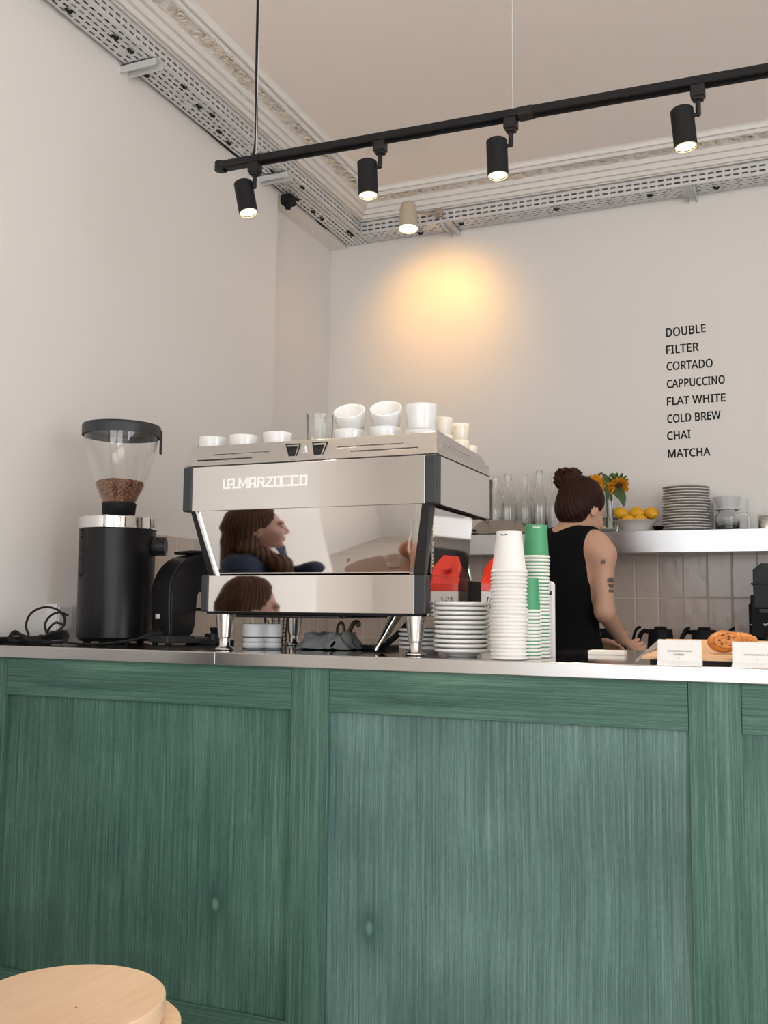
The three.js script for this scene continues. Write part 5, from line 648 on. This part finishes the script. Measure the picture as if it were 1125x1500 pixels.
  const bd = V(-0.30, 0.72, 0.62).normalize(), e1 = V(1, 0, 0).cross(bd).normalize(), e2 = bd.clone().cross(e1), sv = V(0, 0, 0);
  const strand = p => { sv.set(p[0], p[1] - 0.02, p[2] - 0.01); const a = Math.atan2(sv.dot(e1), sv.dot(e2)), l = sv.dot(bd) / 0.11; return 0.0011 * Math.sin(a * 38 + 2.2 * Math.sin(a * 5) + l * 2.5) + 0.0007 * Math.sin(a * 83 + l * 4); };
  const hair = part(b, 'hair', mesher(pp => { const p = H.to(pp); let d = ell(p, [0, 0.038, 0.020], [0.086, 0.096, 0.104]); d = smin(d, ell(p, [0, -0.03, 0.062], [0.060, 0.055, 0.052]), 0.05); const face = 0.050 - (p[2] + 0.10) * 0.0 ; d = smax(d, -(ell(p, [0, -0.035, -0.105], [0.110, 0.125, 0.105])), 0.015); d = smax(d, -(0.026 - p[2] + (p[1] + 0.02) * 0.2) * (p[1] < 0.02 ? -1 : -1) - 10, 0.01); d = smax(d, -ell(p, [0.08, -0.045, -0.01], [0.03, 0.055, 0.045]), 0.01); d = smax(d, -ell(p, [-0.08, -0.045, -0.01], [0.03, 0.055, 0.045]), 0.01); return d + strand(p); }, [-0.15, 1.36, -0.22], [0.17, 1.70, 0.13], 84), hairMat([0.030, 0.009, 0.006]));
  const B0 = [-0.040, 0.100, 0.078];
  part(b, 'hair_bun', mesher(pp => { const p = H.to(pp), q = [p[0] - B0[0], p[1] - B0[1], p[2] - B0[2]], a = Math.atan2(q[1], q[0]); let d = ell(q, [0, 0, 0], [0.060, 0.050, 0.050]); d = smin(d, ell(q, [-0.026, 0.012, 0.016], [0.026, 0.03, 0.026]), 0.01); d = smin(d, ell(q, [0.02, -0.02, 0.014], [0.03, 0.02, 0.026]), 0.01); return d + 0.0035 * Math.sin(a * 3 + q[2] * 130 + q[0] * 60) + 0.0018 * Math.sin(a * 22 + q[2] * 80) + 0.002 * Math.sin(q[1] * 300 + q[0] * 140); }, [-0.18, 1.50, -0.14], [0.16, 1.76, 0.16], 76), hairMat([0.040, 0.012, 0.008]));
  { const g = new THREE.TorusGeometry(0.036, 0.010, 10, 40), p = g.attributes.position; for (let i = 0; i < p.count; i++) { const a = Math.atan2(p.getY(i), p.getX(i)), k = 1 + 0.07 * Math.sin(a * 14); p.setXYZ(i, p.getX(i) * k, p.getY(i) * k, p.getZ(i) + 0.003 * Math.sin(a * 9)); } g.computeVertexNormals(); g.lookAt(V(0, 0.65, 0.76)); g.translate(-0.012, 0.080, 0.062); g.applyMatrix4(H.m); part(b, 'hair_tie', g, std(lin(0.012, 0.013, 0.02), 0.4)); }
}
// --- customer at the wall table, seen only in the mirror panels of the machine ---
{
  const w = thing('person', 'customer in a navy cardigan with long brown hair, mirrored in the machine', 'person', [-1.875, 0, -1.22], undefined, -100 * D2R);
  const hip = [0, 0.50, 0.06], torso = p => { let d = ell(p, [0, 0.84, 0.01], [0.155, 0.16, 0.11]); d = smin(d, ell(p, [0, 0.66, 0.04], [0.13, 0.16, 0.105]), 0.08); d = smin(d, ell(p, [0, 0.50, 0.06], [0.17, 0.11, 0.13]), 0.07); return smin(d, cap(p, [-0.12, 0.945, -0.005], [0.12, 0.945, -0.005], 0.05, 0.05), 0.06); };
  const legs = p => { let d = 1e9; for (const s of [-1, 1]) { d = Math.min(d, smin(cap(p, [s * 0.09, 0.495, 0.04], [s * 0.10, 0.48, -0.38], 0.08, 0.058), cap(p, [s * 0.10, 0.48, -0.38], [s * 0.10, 0.09, -0.36], 0.056, 0.038), 0.03)); d = smin(d, cap(p, [s * 0.10, 0.045, -0.34], [s * 0.11, 0.032, -0.50], 0.042, 0.03), 0.03); } return d; };
  const sL = [-0.165, 0.935, -0.01], eL = [-0.215, 0.715, -0.02], wL = [-0.09, 0.79, -0.15], sR = [0.165, 0.935, -0.01], eR = [0.25, 0.72, 0.0], wR = [0.20, 0.80, -0.16];
  const arms = (p, k) => Math.min(smin(cap(p, sL, eL, 0.05 + k, 0.04 + k), cap(p, eL, wL, 0.039 + k, 0.026 + k * 1.4), 0.03), smin(cap(p, sR, eR, 0.05 + k, 0.04 + k), cap(p, eR, wR, 0.039 + k, 0.026 + k * 1.4), 0.03));
  const H = frame([0, 1.105, -0.045], -26 * D2R, -6 * D2R), neck = p => cap(p, [0, 0.95, 0.0], [0, 1.06, -0.02], 0.053, 0.048);
  const SW = [0.42, 0.22, 0.165];
  const hL = handSdf(wL, [0.5, -0.1, -0.6], [0.5, 0.6, 0.3], 0.5), hR = handSdf(wR, [0.35, -0.1, -0.8], [-0.7, 0.4, -0.2], 0.5);
  const body = mergeBody([mesher(p => { let d = smin(torso(p), legs(p), 0.05); d = smin(d, neck(p), 0.05); return smin(d, arms(p, 0), 0.04); }, [-0.34, -0.02, -0.60], [0.46, 1.10, 0.24], 84, () => SW), mesher(p => smin(headSdf(H.to(p)), neck(p), 0.03), [-0.13, 0.93, -0.19], [0.13, 1.26, 0.13], 84, p => headColor(H.to(p), SW)), mesher(p => Math.min(hL(p), hR(p)), [-0.05, 0.70, -0.66], [0.52, 0.92, -0.28], 84, () => SW)]);
  part(w, 'body', body, M.skin);
  part(w, 'cardigan', mesher(p => { let d = smin(torso(p) - 0.014, arms(p, 0.012), 0.04); d = smax(d, 0.52 - p[1], 0.01); d = smax(d, -(Math.max(Math.abs(p[0]) - 0.035 - Math.max(0, p[1] - 0.8) * 0.25, p[2] + 0.02)), 0.01); d = smax(d, -cap(p, [0, 0.99, 0.0], [0, 1.15, -0.03], 0.062, 0.07), 0.01); d = smax(d, -(Math.hypot(p[0] - wL[0], p[1] - wL[1], p[2] - wL[2]) - 0.03), 0.01); return d + 0.002 * Math.sin(p[1] * 140 + p[0] * 60) * Math.sin(p[2] * 50); }, [-0.34, 0.50, -0.50], [0.46, 1.02, 0.24], 88), std(lin(0.018, 0.026, 0.055), 0.9));
  part(w, 'shirt', mesher(p => Math.max(torso(p) - 0.006, Math.abs(p[0]) - 0.09, p[2] - 0.02, 0.5 - p[1], p[1] - 0.985), [-0.13, 0.48, -0.16], [0.13, 1.01, 0.06], 60), std(lin(0.6, 0.58, 0.56), 0.9));
  part(w, 'trousers', mesher(p => Math.max(smin(legs(p), torso(p), 0.05) - 0.01, p[1] - 0.60, 0.10 - p[1]), [-0.22, 0.08, -0.48], [0.22, 0.62, 0.24], 64), std(lin(0.03, 0.035, 0.05), 0.85));
  part(w, 'shoes', mesher(p => Math.max(legs(p) - 0.008, p[1] - 0.10, 0.002 - p[1]), [-0.24, -0.01, -0.60], [0.24, 0.12, -0.24], 56), M.black);
  const wave = p => 0.0024 * Math.sin(p[1] * 55 + p[0] * 60 + p[2] * 70 + 2 * Math.sin(p[1] * 21)) + 0.0028 * Math.sin(Math.atan2(p[0], p[2] - 0.02) * 40 + p[1] * 22);
  part(w, 'hair', mesher(pp => { const p = H.to(pp); let d = ell(p, [0, 0.042, 0.022], [0.087, 0.094, 0.104]); d = smax(d, -ell(p, [0, -0.028, -0.105], [0.110, 0.132, 0.105]), 0.015); for (const s of [-1, 1]) { d = smin(d, cap(p, [s * 0.062, 0.02, 0.035], [s * 0.078, -0.09, 0.045], 0.030, 0.036), 0.03); d = smin(d, cap(p, [s * 0.078, -0.09, 0.045], [s * 0.112, -0.18, -0.06], 0.038, 0.040), 0.03); d = smin(d, cap(p, [s * 0.112, -0.18, -0.06], [s * 0.105, -0.33, -0.10], 0.040, 0.016), 0.03); } d = smin(d, cap(p, [0, 0.0, 0.085], [0, -0.22, 0.10], 0.045, 0.05), 0.04); d = smax(d, -ell(p, [0.072, -0.02, 0.0], [0.022, 0.035, 0.03]), 0.008); d = smax(d, -ell(p, [-0.072, -0.02, 0.0], [0.022, 0.035, 0.03]), 0.008); return d + wave(p); }, [-0.20, 0.72, -0.2], [0.20, 1.28, 0.22], 92), hairMat([0.075, 0.034, 0.018]));
  stool('birch stool under the customer beside the left wall', -1.93, 0, -1.22, 0.2).position.y = 0;
  const t = thing('cafe_table', 'round brown wooden cafe table mirrored in the machine', 'table', [-1.47, 0, -0.72]); part(t, 'table_top', lathe([[0, 0.705], [0.25, 0.705], [0.26, 0.71], [0.26, 0.725], [0.256, 0.73], [0, 0.73]], 64), std(lin(0.22, 0.10, 0.05), 0.35)); part(t, 'pole', cyl(0.03, 0.03, 0.685, 0, 0.02, 0), M.black); part(t, 'base', lathe([[0, 0], [0.2, 0], [0.2, 0.008], [0.04, 0.025], [0, 0.025]], 48), M.black);
  single('carafe', 'clear glass carafe on the round cafe table', 'carafe', lathe([[0, 0], [0.04, 0], [0.043, 0.004], [0.043, 0.12], [0.03, 0.18], [0.016, 0.22], [0.0155, 0.29], [0.018, 0.30], [0.0155, 0.30], [0.013, 0.29], [0.0135, 0.22], [0.028, 0.178], [0.040, 0.12], [0.040, 0.007], [0, 0.006]], 40), M.glassClear, [-1.40, 0.73, -0.75]);
  single('water_glass', 'flared clear water glass on the round cafe table', 'glass', lathe([[0, 0], [0.026, 0], [0.028, 0.03], [0.036, 0.095], [0.034, 0.095], [0.0255, 0.03], [0.024, 0.008], [0, 0.007]], 36), M.glassClear, [-1.50, 0.73, -0.80]);
  const bv = thing('bud_vase', 'round terracotta vase on the round cafe table', 'vase', [-1.475, 0.73, -0.62]); part(bv, 'vase', lathe([[0, 0], [0.03, 0.002], [0.058, 0.04], [0.062, 0.07], [0.045, 0.112], [0.02, 0.128], [0.018, 0.128], [0.04, 0.11], [0, 0.1]], 40), std(lin(0.5, 0.17, 0.06), 0.5));
}
shade(scene);
renderer.render(scene, camera);
